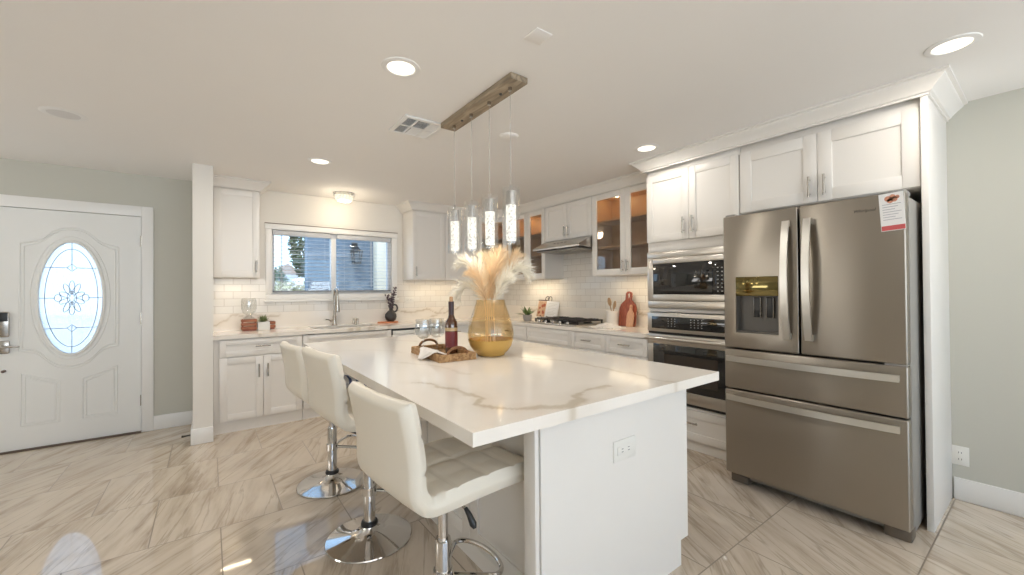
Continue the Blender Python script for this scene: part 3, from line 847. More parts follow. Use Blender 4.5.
glass_cab('glass_cabinet', MR, U(3.056), U(2.182), .30, 'lit glass-door wall cabinet with wood interior between hood and oven', [(U(3.056), U(2.613), [(U(2.64), 1.55)]), (U(2.613), U(2.18), [(U(2.586), 1.55)])], lights=((U(2.84), -.13), (U(2.42), -.13)))
glass_cab('glass_cabinet', MR, U(4.618), U(3.838), .30, 'lit glass-door wall cabinet with wood interior on the far side of the hood', [(U(4.618), U(4.195), [(U(4.225), 1.55)]), (U(4.195), U(3.84), [(U(4.165), 1.55)])], lights=((U(4.02), -.13), (U(4.4), -.13)))
wall_cab('wall_cabinet', MR, U(3.836), U(3.058), 1.905, UT, .306, 'short white two-door wall cabinet above the range hood', [(U(3.835), U(3.447), [(U(3.475), 2.0)]), (U(3.447), U(3.059), [(U(3.419), 2.0)])])
# diagonal corner cabinet
dc = thing('corner_cabinet', 'diagonal glass-door corner wall cabinet behind the pampas grass', 'cabinet', (3.4, 4.9, UB))
def corner_poly(): return [(3.03, 4.88), (3.386, 4.628), (3.69, 4.628), (3.69, 5.18), (3.03, 5.18)]
mb = MB()
for z0, z1 in ((UB, UB + .03), (UT - .018, UT)): mb.prism(corner_poly(), z1 - z0, lambda u, v, w_: (u, v, z0 + w_))
mb.box(3.03, 4.885, UB, 3.045, 5.178, UT); mb.box(3.38, 4.63, UB, 3.688, 4.64, UT)
mb.build('body', cab, dc)
mb = MB(); mb.box(3.045, 5.165, UB + .03, 3.675, 5.175, UT - .018); mb.box(3.675, 4.64, UB + .03, 3.685, 5.175, UT - .018); mb.build('lining', woodin, dc)
for z in (1.765, 2.045):
    MB().prism([(3.06, 4.90), (3.39, 4.655), (3.66, 4.655), (3.66, 5.15), (3.06, 5.15)], .018, lambda u, v, w_: (u, v, z - .009 + w_)).build('shelf', woodin, dc)
dv = Vector((3.37 - 3.03, 4.62 - 4.86, 0)); MDG = frame((3.03, 4.88, 0), dv); Ld = dv.length
mb = MB(MDG); v0, v1 = UB + .002, UT - .002
mb.box(.004, v0, 0, .062, v1, .02, .002); mb.box(Ld - .062, v0, 0, Ld - .004, v1, .02, .002); mb.box(.062, v0, 0, Ld - .062, v0 + .066, .02, .002); mb.box(.062, v1 - .062, 0, Ld - .062, v1, .02, .002)
d = mb.build('door', cab, dc); MB(MDG).box(.062, v0 + .066, .006, Ld - .062, v1 - .062, .01).build('glass_pane', cabgl, d)
light('puck_glow', 'POINT', (3.4, 4.9, 2.28), .7, (1, .80, .52), size=.02)

# range hood
HX = lambda u, v, w_: (u, 3.062 + w_, v)
hd = thing('range_hood', 'stainless under-cabinet range hood above the gas cooktop', 'range hood', (3.45, 3.45, 1.77))
MB().prism([(3.69, 1.90), (3.36, 1.90), (3.18, 1.812), (3.172, 1.80), (3.172, 1.783), (3.69, 1.765)], .772, HX).build('canopy', steel2, hd, sharp=20)
MB().box(3.2, 3.1, 1.763, 3.6, 3.43, 1.770).build('filter', gasket, hd); MB().box(3.2, 3.46, 1.763, 3.6, 3.79, 1.770).build('filter', gasket, hd)
mb = MB()
for k in range(4): mb.box(3.265, 3.35 + k * .06, 1.848, 3.285, 3.385 + k * .06, 1.858)
mb.build('control_strip', black, hd)

# ------------------------------------------------------------------ tall oven cabinet, microwave, wall oven
MO = SIDE(3.13, 5.0)
oc = thing('oven_cabinet', 'tall white oven cabinet holding the microwave and wall oven', 'cabinet', (3.4, 1.78, 0))
ua, ub = U(2.178), U(1.392)
mb = MB(MO); D = .565
mb.box(ua, 0, -D, ua + .02, 2.36, 0, .001); mb.box(ub - .02, 0, -D, ub, 2.36, 0, .001); mb.box(ua + .02, .09, -D, ub - .02, 2.36, -D + .01)
for z0, z1 in ((1.632, 1.712), (1.112, 1.142), (.335, .35), (2.296, 2.36)): mb.box(ua + .02, z0, -D + .01, ub - .02, z1, 0, .001)
mb.box(ua + .02, 1.712, -D + .01, ub - .02, 2.296, -.002); mb.box(ua + .02, .09, -D + .01, ub - .02, .335, -.002)
mb.build('body', cab, oc)
MB(MO).box(ua + .022, 0, -.3, ub - .022, .088, -.02).build('toe_kick', cab, oc)
for a, b_, hu in ((ua + .001, U(1.785), U(1.785) - .04), (U(1.785), ub - .001, U(1.785) + .04)):
    p = shaker(MO, a, b_, 1.714, 2.294, 'door', oc); pull(MO, hu, 1.83, p, .13, True)
p = shaker(MO, ua + .002, ub - .002, .092, .333, 'drawer', oc); pull(MO, U(1.785), .235, p, .13, False)
# microwave
mw = thing('microwave', 'built-in stainless microwave with black glass door above the oven', 'microwave', (3.12, 1.785, 1.145))
a, b_ = ua + .022, ub - .022
MB(MO).box(a, 1.146, -.4, b_, 1.628, -.002).build('case', gasket, mw)
mb = MB(MO)                                      # trim kit around it
for x0, v0, x1, v1 in ((ua + .003, 1.146, ub - .003, 1.205), (ua + .003, 1.575, ub - .003, 1.63), (ua + .003, 1.205, ua + .06, 1.575), (ub - .06, 1.205, ub - .003, 1.575)):
    mb.box(x0, v0, 0, x1, v1, .022, .002)
mb.build('trim_kit', steel2, mw)
mb = MB(MO); g0, g1 = ua + .062, ub - .062
mb.box(g0, 1.525, -.002, g1, 1.573, .026, .003); mb.box(g0, 1.208, -.002, g1, 1.262, .026, .003); mb.build('door_frame', steel2, mw)
MB(MO).box(g0, 1.264, -.002, g1 - .14, 1.523, .024, .002).build('door_glass', blackgl, mw)
MB(MO).box(g1 - .138, 1.264, -.002, g1, 1.523, .024, .002).build('keypad', blackgl, mw)
dot = simple('print_grey', (.55, .55, .55), .6)
mb = MB(MO)
for i in range(3):
    for j in range(7): mb.box(g1 - .105 + i * .032, 1.285 + j * .03, .024, g1 - .093 + i * .032, 1.292 + j * .03, .0246)
mb.build('key_marks', dot, mw)
# wall oven
ov = thing('built_in_oven', 'stainless built-in wall oven with black glass door below the microwave', 'oven', (3.12, 1.785, .355))
MB(MO).box(a, .357, -.52, b_, 1.106, -.002).build('case', gasket, ov)
o0, o1 = ua + .006, ub - .006
mb = MB(MO); mb.box(o0, .945, 0, o1, 1.105, .03, .003); mb.build('control_fascia', steel2, ov)
MB(MO).box(o0 + .045, .972, .03, o1 - .045, 1.075, .034, .001).build('control_glass', blackgl, ov)
mb = MB(MO)
for uu in [o0 + .20 + k * .03 for k in range(3)] + [o0 + .40 + k * .03 for k in range(4)]:
    for z in (.995, 1.015, 1.035, 1.055): mb.box(uu, z, .034, uu + .008, z + .005, .0345)
mb.build('key_marks', dot, ov)
MB(MO).box(o0, .925, -.002, o1, .943, .015).build('vent_gap', black, ov)
mb = MB(MO)
for x0, v0, x1, v1 in ((o0, .84, o1, .922), (o0, .38, o1, .47), (o0, .47, o0 + .055, .84), (o1 - .055, .47, o1, .84)): mb.box(x0, v0, 0, x1, v1, .03, .003)
mb.build('door_frame', steel2, ov)
MB(MO).box(o0 + .055, .47, 0, o1 - .055, .84, .031, .001).build('door_glass', blackgl, ov)
MB(MO).box(o0 + .16, .53, .031, o1 - .16, .76, .0315).build('inner_window', simple('oven_window', (.045, .035, .028), .12), ov)
mb = MB(MO); mb.cyl((o0 + .01, .893, .075), (o1 - .01, .893, .075), .017, seg=16)
for uu in (o0 + .05, o1 - .05): mb.cyl((uu, .893, .03), (uu, .893, .075), .011, seg=12)
mb.build('handle', steel2, ov)
MB(MO).box(o0, .357, -.002, o1, .377, .012).build('bottom_vent', black, ov)

# ------------------------------------------------------------------ fridge surround
fc = thing('fridge_cabinet', 'white two-door cabinet above the refrigerator', 'cabinet', (3.4, .91, 1.85))
fa_, fb_ = U(1.388), U(.443)
MB(MO).box(fa_ + .001, 1.852, -.56, fb_ - .001, 2.36, 0, .001).build('body', cab, fc)
for a, b_, hu in ((fa_ + .002, U(.915), U(.915) - .04), (U(.915), fb_ - .001, U(.915) + .04)):
    p = shaker(MO, a, b_, 1.855, 2.294, 'door', fc, st=.075); pull(MO, hu, 1.955, p, .13, True)
tag(MB().box(3.09, .413, 0, 3.70, .441, 2.36, .001).build('fridge_end_panel', cab), 'tall white end panel standing on the right of the refrigerator', 'cabinet panel')

# ------------------------------------------------------------------ refrigerator
fr = thing('refrigerator', 'stainless french-door refrigerator with two drawers and water dispenser', 'refrigerator', (3.2, .91, 0))
Ya, Yb, Ym = 1.361, .457, .921; Xf, Xd = 2.80, 2.875
MF = SIDE(Xd, 5.0); DT = Xd - Xf
MB().box(2.885, Yb + .006, .03, 3.66, Ya - .006, 1.775, .004).build('case', simple('fridge_side_grey', (.33, .315, .29), .45, .3), fr)
MB().box(2.877, Yb + .012, .05, 2.886, Ya - .012, 1.77).build('gasket', black, fr)


def bowed(mb, u0, u1, v0, v1, hole=None):
    mb.box(u0, v0, 0, u1, v1, DT, .009, 3)


# left door with dispenser recess: four pieces around the hole in one mesh
hu0, hu1, hv0, hv1 = U(1.283), U(1.031), 1.017, 1.382
u0, u1 = U(Ya), U(Ym + .004)
mb = MB(MF)
b = mb.bm
def ringbox(u0, u1, v0, v1, a0, a1, c0, c1):
    fo = [(u0, v0), (u1, v0), (u1, v1), (u0, v1)]; fi = [(a0, c0), (a1, c0), (a1, c1), (a0, c1)]
    F = [b.verts.new((*p, DT)) for p in fo]; Fi = [b.verts.new((*p, DT)) for p in fi]; K = [b.verts.new((*p, 0)) for p in fo]; Ki = [b.verts.new((*p, .018)) for p in fi]
    for i in range(4):
        j = (i + 1) % 4
        b.faces.new((F[i], F[j], Fi[j], Fi[i])); b.faces.new((F[i], K[i], K[j], F[j])); b.faces.new((Fi[i], Fi[j], Ki[j], Ki[i]))
    b.faces.new(K[::-1]); b.faces.new(Ki)
    es = [e for e in b.edges if all(abs(v.co.z - DT) < 1e-6 for v in e.verts) and sum(v in F for v in e.verts) == 2]
    es += [e for e in b.edges if any(v in F for v in e.verts) and any(v in K for v in e.verts)]
    bmesh.ops.bevel(b, geom=es, offset=.009, segments=3, affect='EDGES', profile=.5)
ringbox(u0, u1, .915, 1.79, hu0, hu1, hv0, hv1)
ld = mb.build('left_door', steel, fr)
mb = MB(MF); mb.box(U(Ym - .004), .915, 0, U(Yb), 1.79, DT, .009, 3); rd = mb.build('right_door', steel, fr)
mb = MB(MF); mb.box(U(Ya), .645, 0, U(Yb), .906, DT, .009, 3); d1 = mb.build('drawer', steel, fr)
mb = MB(MF); mb.box(U(Ya), .079, 0, U(Yb), .637, DT, .009, 3); d2 = mb.build('drawer', steel, fr)


def vbar(uc, v0, v1, bow, wd, par):
    mb = MB(MF); n = 18

    def fn(i, j):
        t = i / n; v = v0 + (v1 - v0) * t; o = DT + .018 + bow * math.sin(PI * t) ** .8
        q = [(-wd / 2, 0), (wd / 2, 0), (wd / 2, .012), (-wd / 2, .012)][j % 4]
        return (uc + q[0], v, o + q[1])
    V = mb.grid(n + 1, 5, fn); bmesh.ops.remove_doubles(mb.bm, verts=mb.bm.verts, dist=1e-6)
    bmesh.ops.holes_fill(mb.bm, edges=[e for e in mb.bm.edges if e.is_boundary])
    for vv in (v0 + .018, v1 - .018): mb.box(uc - wd / 2 + .004, vv - .016, DT - .002, uc + wd / 2 - .004, vv + .016, DT + .026)
    mb.build('handle', handle_m, par)


def hbar(vc, u0, u1, bow, wd, par):
    mb = MB(MF); n = 18

    def fn(i, j):
        t = i / n; u = u0 + (u1 - u0) * t; o = DT + .018 + bow * math.sin(PI * t) ** .8
        q = [(-wd / 2, 0), (wd / 2, 0), (wd / 2, .012), (-wd / 2, .012)][j % 4]
        return (u, vc + q[0], o + q[1])
    mb.grid(n + 1, 5, fn); bmesh.ops.remove_doubles(mb.bm, verts=mb.bm.verts, dist=1e-6)
    bmesh.ops.holes_fill(mb.bm, edges=[e for e in mb.bm.edges if e.is_boundary])
    for uu in (u0 + .018, u1 - .018): mb.box(uu - .016, vc - wd / 2 + .004, DT - .002, uu + .016, vc + wd / 2 - .004, DT + .026)
    mb.build('handle', handle_m, par)


vbar(U(.978), 1.0, 1.71, .045, .038, ld); vbar(U(.868), 1.0, 1.71, .045, .038, rd)
hbar(.845, U(1.338), U(.487), .022, .036, d1); hbar(.588, U(1.338), U(.487), .022, .036, d2)
dp = MB(MF).box(hu0 + .002, hv0 + .002, .0185, hu1 - .002, hv1 - .002, .024).box(hu0 + .002, hv0 + .012, .024, hu0 + .006, 1.256, DT - .006).box(hu1 - .006, hv0 + .012, .024, hu1 - .002, 1.256, DT - .006).box(hu0 + .002, hv0 + .002, .024, hu1 - .002, hv0 + .012, DT - .004).build('dispenser', simple('dispenser_grey', (.10, .09, .078), .35, .1), ld)
MB(MF).box(hu0 + .002, 1.258, .02, hu1 - .002, hv1 - .001, DT + .002, .003).build('control_glass', simple('gold_reflection_glass', (.20, .16, .065), .08, .9), dp)  # gold reflection on the black panel is put into its base colour
for uu in (hu0 + .118, hu0 + .192):
    pd = MB(MF).box(uu - .022, 1.12, .03, uu + .022, 1.25, .045, .004).build('paddle', nickel, dp)
    MB(MF).box(uu - .018, 1.122, .045, uu + .018, 1.247, .048, .001).build('pad', black, pd)
for yy in (Ya - .06, Yb + .06):
    MB().box(2.86, yy - .055, 0, 2.95, yy + .055, .072, .01).build('foot', simple('foot_brown', (.16, .13, .10), .5, .2), fr)
MB().box(2.91, Yb + .1, .028, 2.92, Ya - .1, .078).build('kick_grille', black, fr)
MB().box(2.82, Yb + .005, 1.777, 2.95, Yb + .07, 1.805, .008).build('hinge_cover', gasket, fr)
MB().box(2.82, Ya - .07, 1.777, 2.95, Ya - .005, 1.805, .008).build('hinge_cover', gasket, fr)
MB(MF).box(U(Yb) - .09, .906, .03, U(Yb) - .005, .914, DT - .006).build('drawer_hinge', gasket, fr)


def text_part(s, size, M, name, mat, parent, shear=0):
    cu = bpy.data.curves.new('t', 'FONT'); cu.body = s; cu.size = size; cu.align_x = 'CENTER'; cu.shear = shear; cu.extrude = .0006
    o = bpy.data.objects.new('t', cu); COL.objects.link(o)
    bpy.context.view_layer.update()
    me = bpy.data.meshes.new_from_object(o.evaluated_get(bpy.context.evaluated_depsgraph_get()))
    bpy.data.objects.remove(o); mb = MB(M); mb.bm.from_mesh(me); bpy.data.meshes.remove(me); bpy.data.curves.remove(cu)
    return mb.build(name, mat, parent)


text_part('Whirlpool', .022, frame((Xf - .0012, .618, 1.708), (0, -1, 0)), 'lettering', simple('letter_dark', (.05, .045, .04), .4), rd, .25)
# energy paper taped to the right door
pp = thing('paper_tag', 'white printed paper tag with red bands hanging on the refrigerator door', 'paper tag', (Xf - .003, .508, 1.69))
MP = frame((Xf - .0015, .552, 0), (0, -1, 0))
MP = MP @ Matrix.Translation((.045, 1.69, 0)) @ Matrix.Rotation(R(3), 4, 'Z')
MB(MP).box(-.047, -.095, 0, .047, .098, .0015).build('sheet', paper, pp)
red = simple('print_red', (.55, .10, .10), .6)
MB(MP).box(-.045, -.092, .0015, .045, -.068, .002).build('red_band', red, pp)
mb = MB(MP)
for (u, v, r_) in ((-.012, .07, .014), (.006, .078, .012), (.012, .064, .013), (-.004, .058, .012), (.024, .074, .009)): mb.cyl((u, v, .0015), (u, v, .0022), r_, seg=12)
mb.build('printed_picture', simple('print_orange', (.60, .27, .17), .6), pp)
mb = MB(MP)
for k in range(7): mb.box(-.036, .04 - k * .013, .0015, .036 - (k % 3) * .012, .0425 - k * .013, .002)
mb.build('printed_lines', simple('print_ink', (.35, .35, .40), .6), pp)

# ------------------------------------------------------------------ island
isl = thing('kitchen_island', 'white paneled kitchen island base with socket on its end', 'island', (1.38, 2.25, 0))
IX0, IX1, IY0, IY1 = 1.02, 1.83, 1.105, 3.36
MB().box(IX0, IY0, .117, IX1, IY1, .873, .001).build('body', cab, isl)
MB().box(IX0 + .0, IY0 + .0, 0, 1.775, IY1 - .05, .116).build('toe_kick', cab, isl)
MB().prism([(.925, 0), (1.792, 0), (1.792, .117), (1.852, .117), (1.852, .873), (.925, .873)], .018, lambda u, v, w_: (u, 1.085 + w_, v)).build('end_panel', cab, isl)
mb = MB(); mb.box(.897, 1.083, 0, .915, 1.145, .873, .002); mb.box(.915, 1.104, 0, 1.019, 1.145, .873, .001); mb.build('corner_post', cab, isl)
MI = frame((IX0, IY1, 0), (0, -1, 0))
span = IY1 - 1.15
for k in range(4):
    shaker(MI, k * span / 4 + .001, (k + 1) * span / 4 - .001, .10, .868, 'back_panel', isl, st=.07, th=.018)
for k in range(5):
    a = IY0 + .02 + k * .445
    M2 = frame((IX1, a, 0), (0, 1, 0))
    p = shaker(M2, 0, .443, .70, .866, 'drawer', isl, st=.05); pull(M2, .22, .785, p, .125, False)
    p = shaker(M2, 0, .443, .12, .697, 'door', isl); pull(M2, .40, .62, p, .125, True)


def socket(name, M, label, w_=.12, h=.075, parent=None, vert=False):
    t = thing(name, label, 'socket', M.translation)
    MB(M).box(-w_ / 2, -h / 2, 0, w_ / 2, h / 2, .006, .002).build('cover_plate', wallplate, t)
    mb = MB(M)
    mb.box(-w_ / 2 + .02 if not vert else -.017, -.017 if not vert else -h / 2 + .02, .006, w_ / 2 - .02 if not vert else .017, .017 if not vert else h / 2 - .02, .0085, .001)
    f = mb.build('receptacle', wallplate, t)
    mb = MB(M)
    for s in (-1, 1):
        for d_ in (-.006, .006):
            if vert: mb.box(d_ - .0012, s * .02 - .005, .0085, d_ + .0012, s * .02 + .005, .009)
            else: mb.box(s * .02 - .005, d_ - .0012, .0085, s * .02 + .005, d_ + .0012, .009)
    mb.build('slots', black, f)
    return t


socket('wall_socket', Matrix.Translation((0, 0, 0)) @ frame((1.378, 1.085, .646), (1, 0, 0)), 'white double power socket on the island end panel', .14, .085)
socket('wall_socket', frame((2.14, YB - .012, 1.20), (1, 0, 0)), 'double power socket on the tiles right of the black jug', .12, .075)
socket('wall_socket', frame((XR, .378, .27), (0, -1, 0)), 'white wall plate low on the sage wall beside the end panel', .075, .115, vert=True)

iv = [([(0.70, 1.66), (0.733, 1.618), (0.785, 1.441), (0.783, 1.251), (0.725, 1.198), (0.743, 1.139), (0.85, 1.055), (0.944, 0.996), (1.0, 1.0), (1.04, 1.031), (1.169, 1.114), (1.3, 1.09)], .019, .62),
      ([(.98, .97), (1.0, 1.0), (1.03, 1.03)], .036, .62), ([(1.466, 1.898), (1.575, 1.674), (1.587, 1.394), (1.56, 1.136), (1.557, 1.008), (1.562, 0.96)], .011, .5), ([(1.55, 1.0), (1.565, .96)], .03, .5),
      ([(.804, 2.221), (.938, 1.994), (.983, 1.658)], .012, .22), ([(1.1, 3.4), (1.3, 3.0), (1.35, 2.6), (1.7, 2.2), (1.9, 2.1)], .010, .25), ([(.6, 2.9), (.9, 2.75), (1.0, 2.5)], .010, .18)]
tg = slab('island_countertop', quartz, .579, 1.928, .964, 3.454, .874, .914, .0115, lambda x, y: True, iv, 0)
tag(tg, 'large white veined quartz slab overhanging the island', 'countertop')

# ------------------------------------------------------------------ bar stools
def make_stool(loc, rz, label):
    t = thing('bar_stool', label, 'bar stool', loc, rz, 'cream bar stools along the island')
    W = .43
    # centre line in (x, z): from top of back, down, round the bend, along the seat
    cl = []
    for k in range(9): s = k / 8; cl.append((-.272 + .044 * s + .006 * math.sin(PI * s), .972 - .272 * s))
    cx, cz, rr = -.148, .71, .080
    for k in range(1, 9): a = PI + (PI / 2) * k / 8; cl.append((cx + rr * math.cos(a), cz + rr * math.sin(a)))
    nb = len(cl)
    for k in range(1, 14): s = k / 13; cl.append((cx + .405 * s + .02, .630 + .004 * math.sin(s * PI) - .008 * s * s))
    # arc-length sampling
    P = [Vector((x, z)) for x, z in cl]; d = [0]
    for i in range(1, len(P)): d.append(d[-1] + (P[i] - P[i - 1]).length)

    def samp(s):
        s = max(0, min(d[-1], s)); i = 1
        while i < len(d) - 1 and d[i] < s: i += 1
        f_ = (s - d[i - 1]) / max(1e-9, d[i] - d[i - 1]); p = P[i - 1].lerp(P[i], f_); tg_ = (P[i] - P[i - 1]).normalized()
        return p, tg_
    sb = d[nb - 1]; S = d[-1]

    def shell(name, s0, s1, ta, tb):
        mb = MB(); ns, nt_ = 46, 30; b = mb.bm
        rings = []
        for i in range(ns + 1):
            s = s0 + (s1 - s0) * i / ns
            p, tg_ = samp(s)
            t0 = samp(s - .02)[1]; t1 = samp(s + .02)[1]; tg_ = (t0 + t1).normalized(); nrm = Vector((-tg_.y, tg_.x))   # towards the sitter
            th = ta + (tb - ta) * max(0, min(1, (s - sb + .12) / .2))
            e0, e1 = s - 0, S - s
            rnd = min(1, math.sqrt(max(0, 1 - max(0, 1 - e0 / .022) ** 2))) * min(1, math.sqrt(max(0, 1 - max(0, 1 - e1 / .03) ** 2)))
            ring_ = []
            for side in (1, -1):
                for j in range(nt_ + 1):
                    y = -W / 2 + W * j / nt_ if side == 1 else W / 2 - W * j / nt_
                    ey = math.sqrt(max(0, 1 - max(0, 1 - (W / 2 - abs(y)) / .012) ** 2))
                    h = th / 2 * (.12 + .88 * rnd * ey)
                    if side == 1:                       # tufted squares on the side you sit against
                        gy = abs(((y / W + .5) * 4) % 1 - .5) * 2; gs = abs((s / .118) % 1 - .5) * 2
                        h -= .006 * (max(0, (gy - .86) / .14) ** .8 + max(0, (gs - .86) / .14) ** .8) * ey * rnd
                        h += .004 * (1 - gy ** 2) * (1 - gs ** 2)
                    # backrest wraps a little
                    wrap = .022 * (abs(y) / (W / 2)) ** 2.2 * max(0, min(1, (sb - s) / .18))
                    q = p + nrm * (side * h) + Vector((wrap, 0))
                    ring_.append(b.verts.new((q.x, y, q.y)))
            rings.append(ring_)
        n = len(rings[0])
        for A, B in zip(rings, rings[1:]):
            for k in range(n): b.faces.new((A[k], A[(k + 1) % n], B[(k + 1) % n], B[k]))
        b.faces.new(rings[0][::-1]); b.faces.new(rings[-1])
        bmesh.ops.remove_doubles(b, verts=b.verts, dist=1e-5)
        return mb.build(name, leather, t, local=True, sharp=60)
    shell('backrest', 0, sb - .06, .054, .07); shell('seat', sb - .06, S, .054, .07)
    MB().lathe([(0, 0), (.10, 0), (.10, .012), (.03, .02), (.028, .045), (0, .045)][::1], (0, 0, .535), 24).build('seat_plate', black, t, local=True)
    MB().cyl((0, 0, .33), (0, 0, .53), .019, seg=20).build('gas_lift', chrome, t, local=True)
    mb = MB(); mb.lathe([(0, .04), (.03, .04), (.03, .375), (.027, .385), (0, .385)], (0, 0, 0), 24); mb.build('column', chrome, t, local=True)
    MB().lathe([(0, .012), (0, 0), (.213, 0), (.218, .004), (.215, .009), (.16, .016), (.10, .026), (.055, .038), (.036, .055), (.030, .075), (0, .075)][1:], (0, 0, 0), 64).build('base', chrome, t, local=True)
    MB().lathe([(.0305, .07), (.042, .07), (.044, .078), (.04, .09), (.0305, .092)], (0, 0, 0), 24, close=True).build('base_collar', black, t, local=True)
    mb = MB(); fz = .25
    loop = [(.028, -.03, fz)] + [(.155 + .06 * math.cos(a), .135 * math.sin(a), fz - .005) for a in [-PI * .62 + PI * 1.24 * k / 16 for k in range(17)]] + [(.028, .03, fz)]
    mb.tube(smooth_path(loop, 3), .0095, 10); mb.lathe([(.0305, 0), (.037, 0), (.037, .04), (.0305, .04)], (0, 0, fz - .02), 24, close=True)
    mb.build('footrest', chrome, t, local=True)
    mb = MB(); mb.tube([(0, -.02, .545), (.01, -.09, .545), (.017, -.125, .53)], .005, 8); lv = mb.build('lever', chrome, t, local=True)
    mb = MB(); mb.tube([(.016, -.12, .535), (.020, -.138, .515), (.024, -.155, .488), (.026, -.162, .476)], [.007, .010, .013, .006], 12); mb.build('grip', black, lv, local=True)
    return t


s1 = make_stool((.70, 1.385, 0), R(6), 'nearest of the three cream leather bar stools, standing at the front island corner')
for (x, y, rz, lab) in ((.683, 2.205, R(6), 'middle of the three cream leather bar stools, beside the island'), (.675, 2.985, R(5), 'farthest of the three cream bar stools, with striped towel on its seat')):
    c = copy_tree(s1); c.location = (x, y, 0); c.rotation_euler = (0, 0, rz); c['label'] = lab
    if y < 2.5:                                         # the middle seat is pumped up a little higher
        for ch in scn.objects:
            if ch.parent == c and ch.name.split('.')[0] in ('backrest', 'seat', 'seat_plate', 'gas_lift', 'lever'): ch.location.z += .045


def stripe_mat():
    m, nt, b = nmat('blue_stripe_cloth'); L = nt.links.new
    tcn = N(nt, 'ShaderNodeTexCoord'); wv_ = N(nt, 'ShaderNodeTexWave', bands_direction='X'); wv_.inputs['Scale'].default_value = 7; wv_.inputs['Distortion'].default_value = .6
    L(tcn.outputs['Object'], wv_.inputs['Vector'])
    r = N(nt, 'ShaderNodeValToRGB'); r.color_ramp.interpolation = 'CONSTANT'; r.color_ramp.elements[0].color = (.10, .14, .32, 1); r.color_ramp.elements[1].position = .35; r.color_ramp.elements[1].color = (.74, .76, .82, 1)
    L(wv_.outputs['Fac'], r.inputs[0]); L(r.outputs[0], b.inputs['Base Color']); b.inputs['Roughness'].default_value = .9
    return m


mb = MB()
def fold(k):
    def fn(i, j):
        u = i / 16 - .5; v = j / 16 - .5; r_ = max(abs(u), abs(v)) * 2
        return (.755 + u * (.25 - k * .03) + .01 * math.sin(v * 14 + k), 2.955 + v * (.26 - k * .03), .658 + k * .024 + .016 * (1 - r_ ** 4) + .006 * math.sin(u * 13 + k) * (1 - r_ ** 2))
    return fn
for k in range(3):
    V = mb.grid(17, 17, fold(k)); lo = [[None] * 17 for _ in range(17)]
    edge = [V[i][0] for i in range(17)] + [V[16][j] for j in range(1, 17)] + [V[i][16] for i in range(15, -1, -1)] + [V[0][j] for j in range(15, 0, -1)]
    lows = [mb._v((v.co.x, v.co.y, .656 + k * .018)) for v in edge]
    for i in range(len(edge)): j = (i + 1) % len(edge); mb.bm.faces.new((edge[i], edge[j], lows[j], lows[i]))
    mb.bm.faces.new(lows)
tag(mb.build('towel', stripe_mat(), sharp=60), 'blue and white striped folded towel on the farthest bar stool seat', 'towel')

# ------------------------------------------------------------------ pendant light
pl = thing('pendant_light', 'linear grey wood pendant with four glass cylinders above the island', 'pendant light', (1.3, 2.06, CZ))
MB().box(1.245, 1.668, 2.396, 1.355, 2.462, CZ - .0005, .003).build('canopy', greywood, pl)
for y in (1.84, 2.27): MB().lathe([(0, -.006), (.007, -.006), (.009, 0), (0, 0)], (1.3, y, 2.396), 12).build('screw', black, pl)
for y, zb in ((1.752, 1.553), (1.956, 1.55), (2.156, 1.547), (2.373, 1.553)):
    MB().cyl((1.3, y, zb + .31), (1.3, y, 2.397), .0014, seg=6).build('cable', gasket, pl)
    MB().lathe([(0, -.02), (.011, -.02), (.011, 0), (0, 0)], (1.3, y, 2.397), 12).build('cord_grip', nickel, pl)
    g = MB().lathe([(.043, 0), (.047, 0), (.047, .30), (.043, .30)], (1.3, y, zb), 36, close=True).build('glass_shade', clear, pl)
    MB().lathe([(0, .209), (.027, .209), (.027, .282), (.012, .288), (.006, .318), (0, .318)], (1.3, y, zb), 24).build('socket_cap', chrome, g)
    MB().lathe([(0, .020), (.026, .020), (.0275, .024), (.0275, .205), (.026, .209), (0, .209)], (1.3, y, zb), 24).build('crystal_rod', crystal, g)
    light('pendant_glow', 'POINT', (1.3, y, zb - .02), .38, (1, .88, .70), size=.03)

# ------------------------------------------------------------------ ceiling fittings
for i, (x, y, pw, lab) in enumerate(((.776, 1.964, 7.5, 'recessed ceiling light left of the pendant canopy'), (2.775, .287, 3.6, 'recessed ceiling light in front of the refrigerator crown moulding'),
                                 (2.791, 1.948, 2.9, 'recessed ceiling light in front of the oven cabinet crown moulding'), (.765, 3.774, 11, 'recessed ceiling light in front of the kitchen window'))):
    t = thing('ceiling_light', lab, 'ceiling light', (x, y, CZ), group='recessed ceiling lights')
    MB().lathe([(.066, -.002), (.07, -.007), (.092, -.004), (.095, 0), (.066, 0)], (x, y, CZ), 40, close=True).build('trim_ring', trimw, t)
    MB().lathe([(0, -.003), (.066, -.003), (.066, 0), (0, 0)], (x, y, CZ), 32).build('lens', emL, t)
    light('downlight_glow', 'AREA', (x, y, CZ - .012), pw, (1, .94, .85), rot=(0, 0, 0), size=.12)
t = thing('ceiling_speaker', 'round flush white ceiling disc above the entry, unlit', 'ceiling fitting', (-.726, 3.7, CZ))
MB().lathe([(.075, -.004), (.095, -.006), (.108, 0), (.075, 0)], (-.726, 3.7, CZ), 40, close=True).build('ring', trimw, t)
MB().lathe([(0, -.004), (.074, -.004), (.074, 0), (0, 0)], (-.726, 3.7, CZ), 32).build('grille', simple('grille_white', (.70, .69, .68), .7), t)
tag(MB().lathe([(0, -.012), (.055, -.012), (.066, -.006), (.07, 0), (0, 0)], (1.753, 2.379, CZ), 32).build('ceiling_disc', ceilm), 'small round flush disc on the ceiling beyond the pendant', 'ceiling fitting')
tag(MB().box(1.125, 1.32, CZ - .004, 1.215, 1.41, CZ, .0015).build('ceiling_plate', ceilm), 'small square blank plate on the ceiling nearest the camera', 'ceiling fitting')
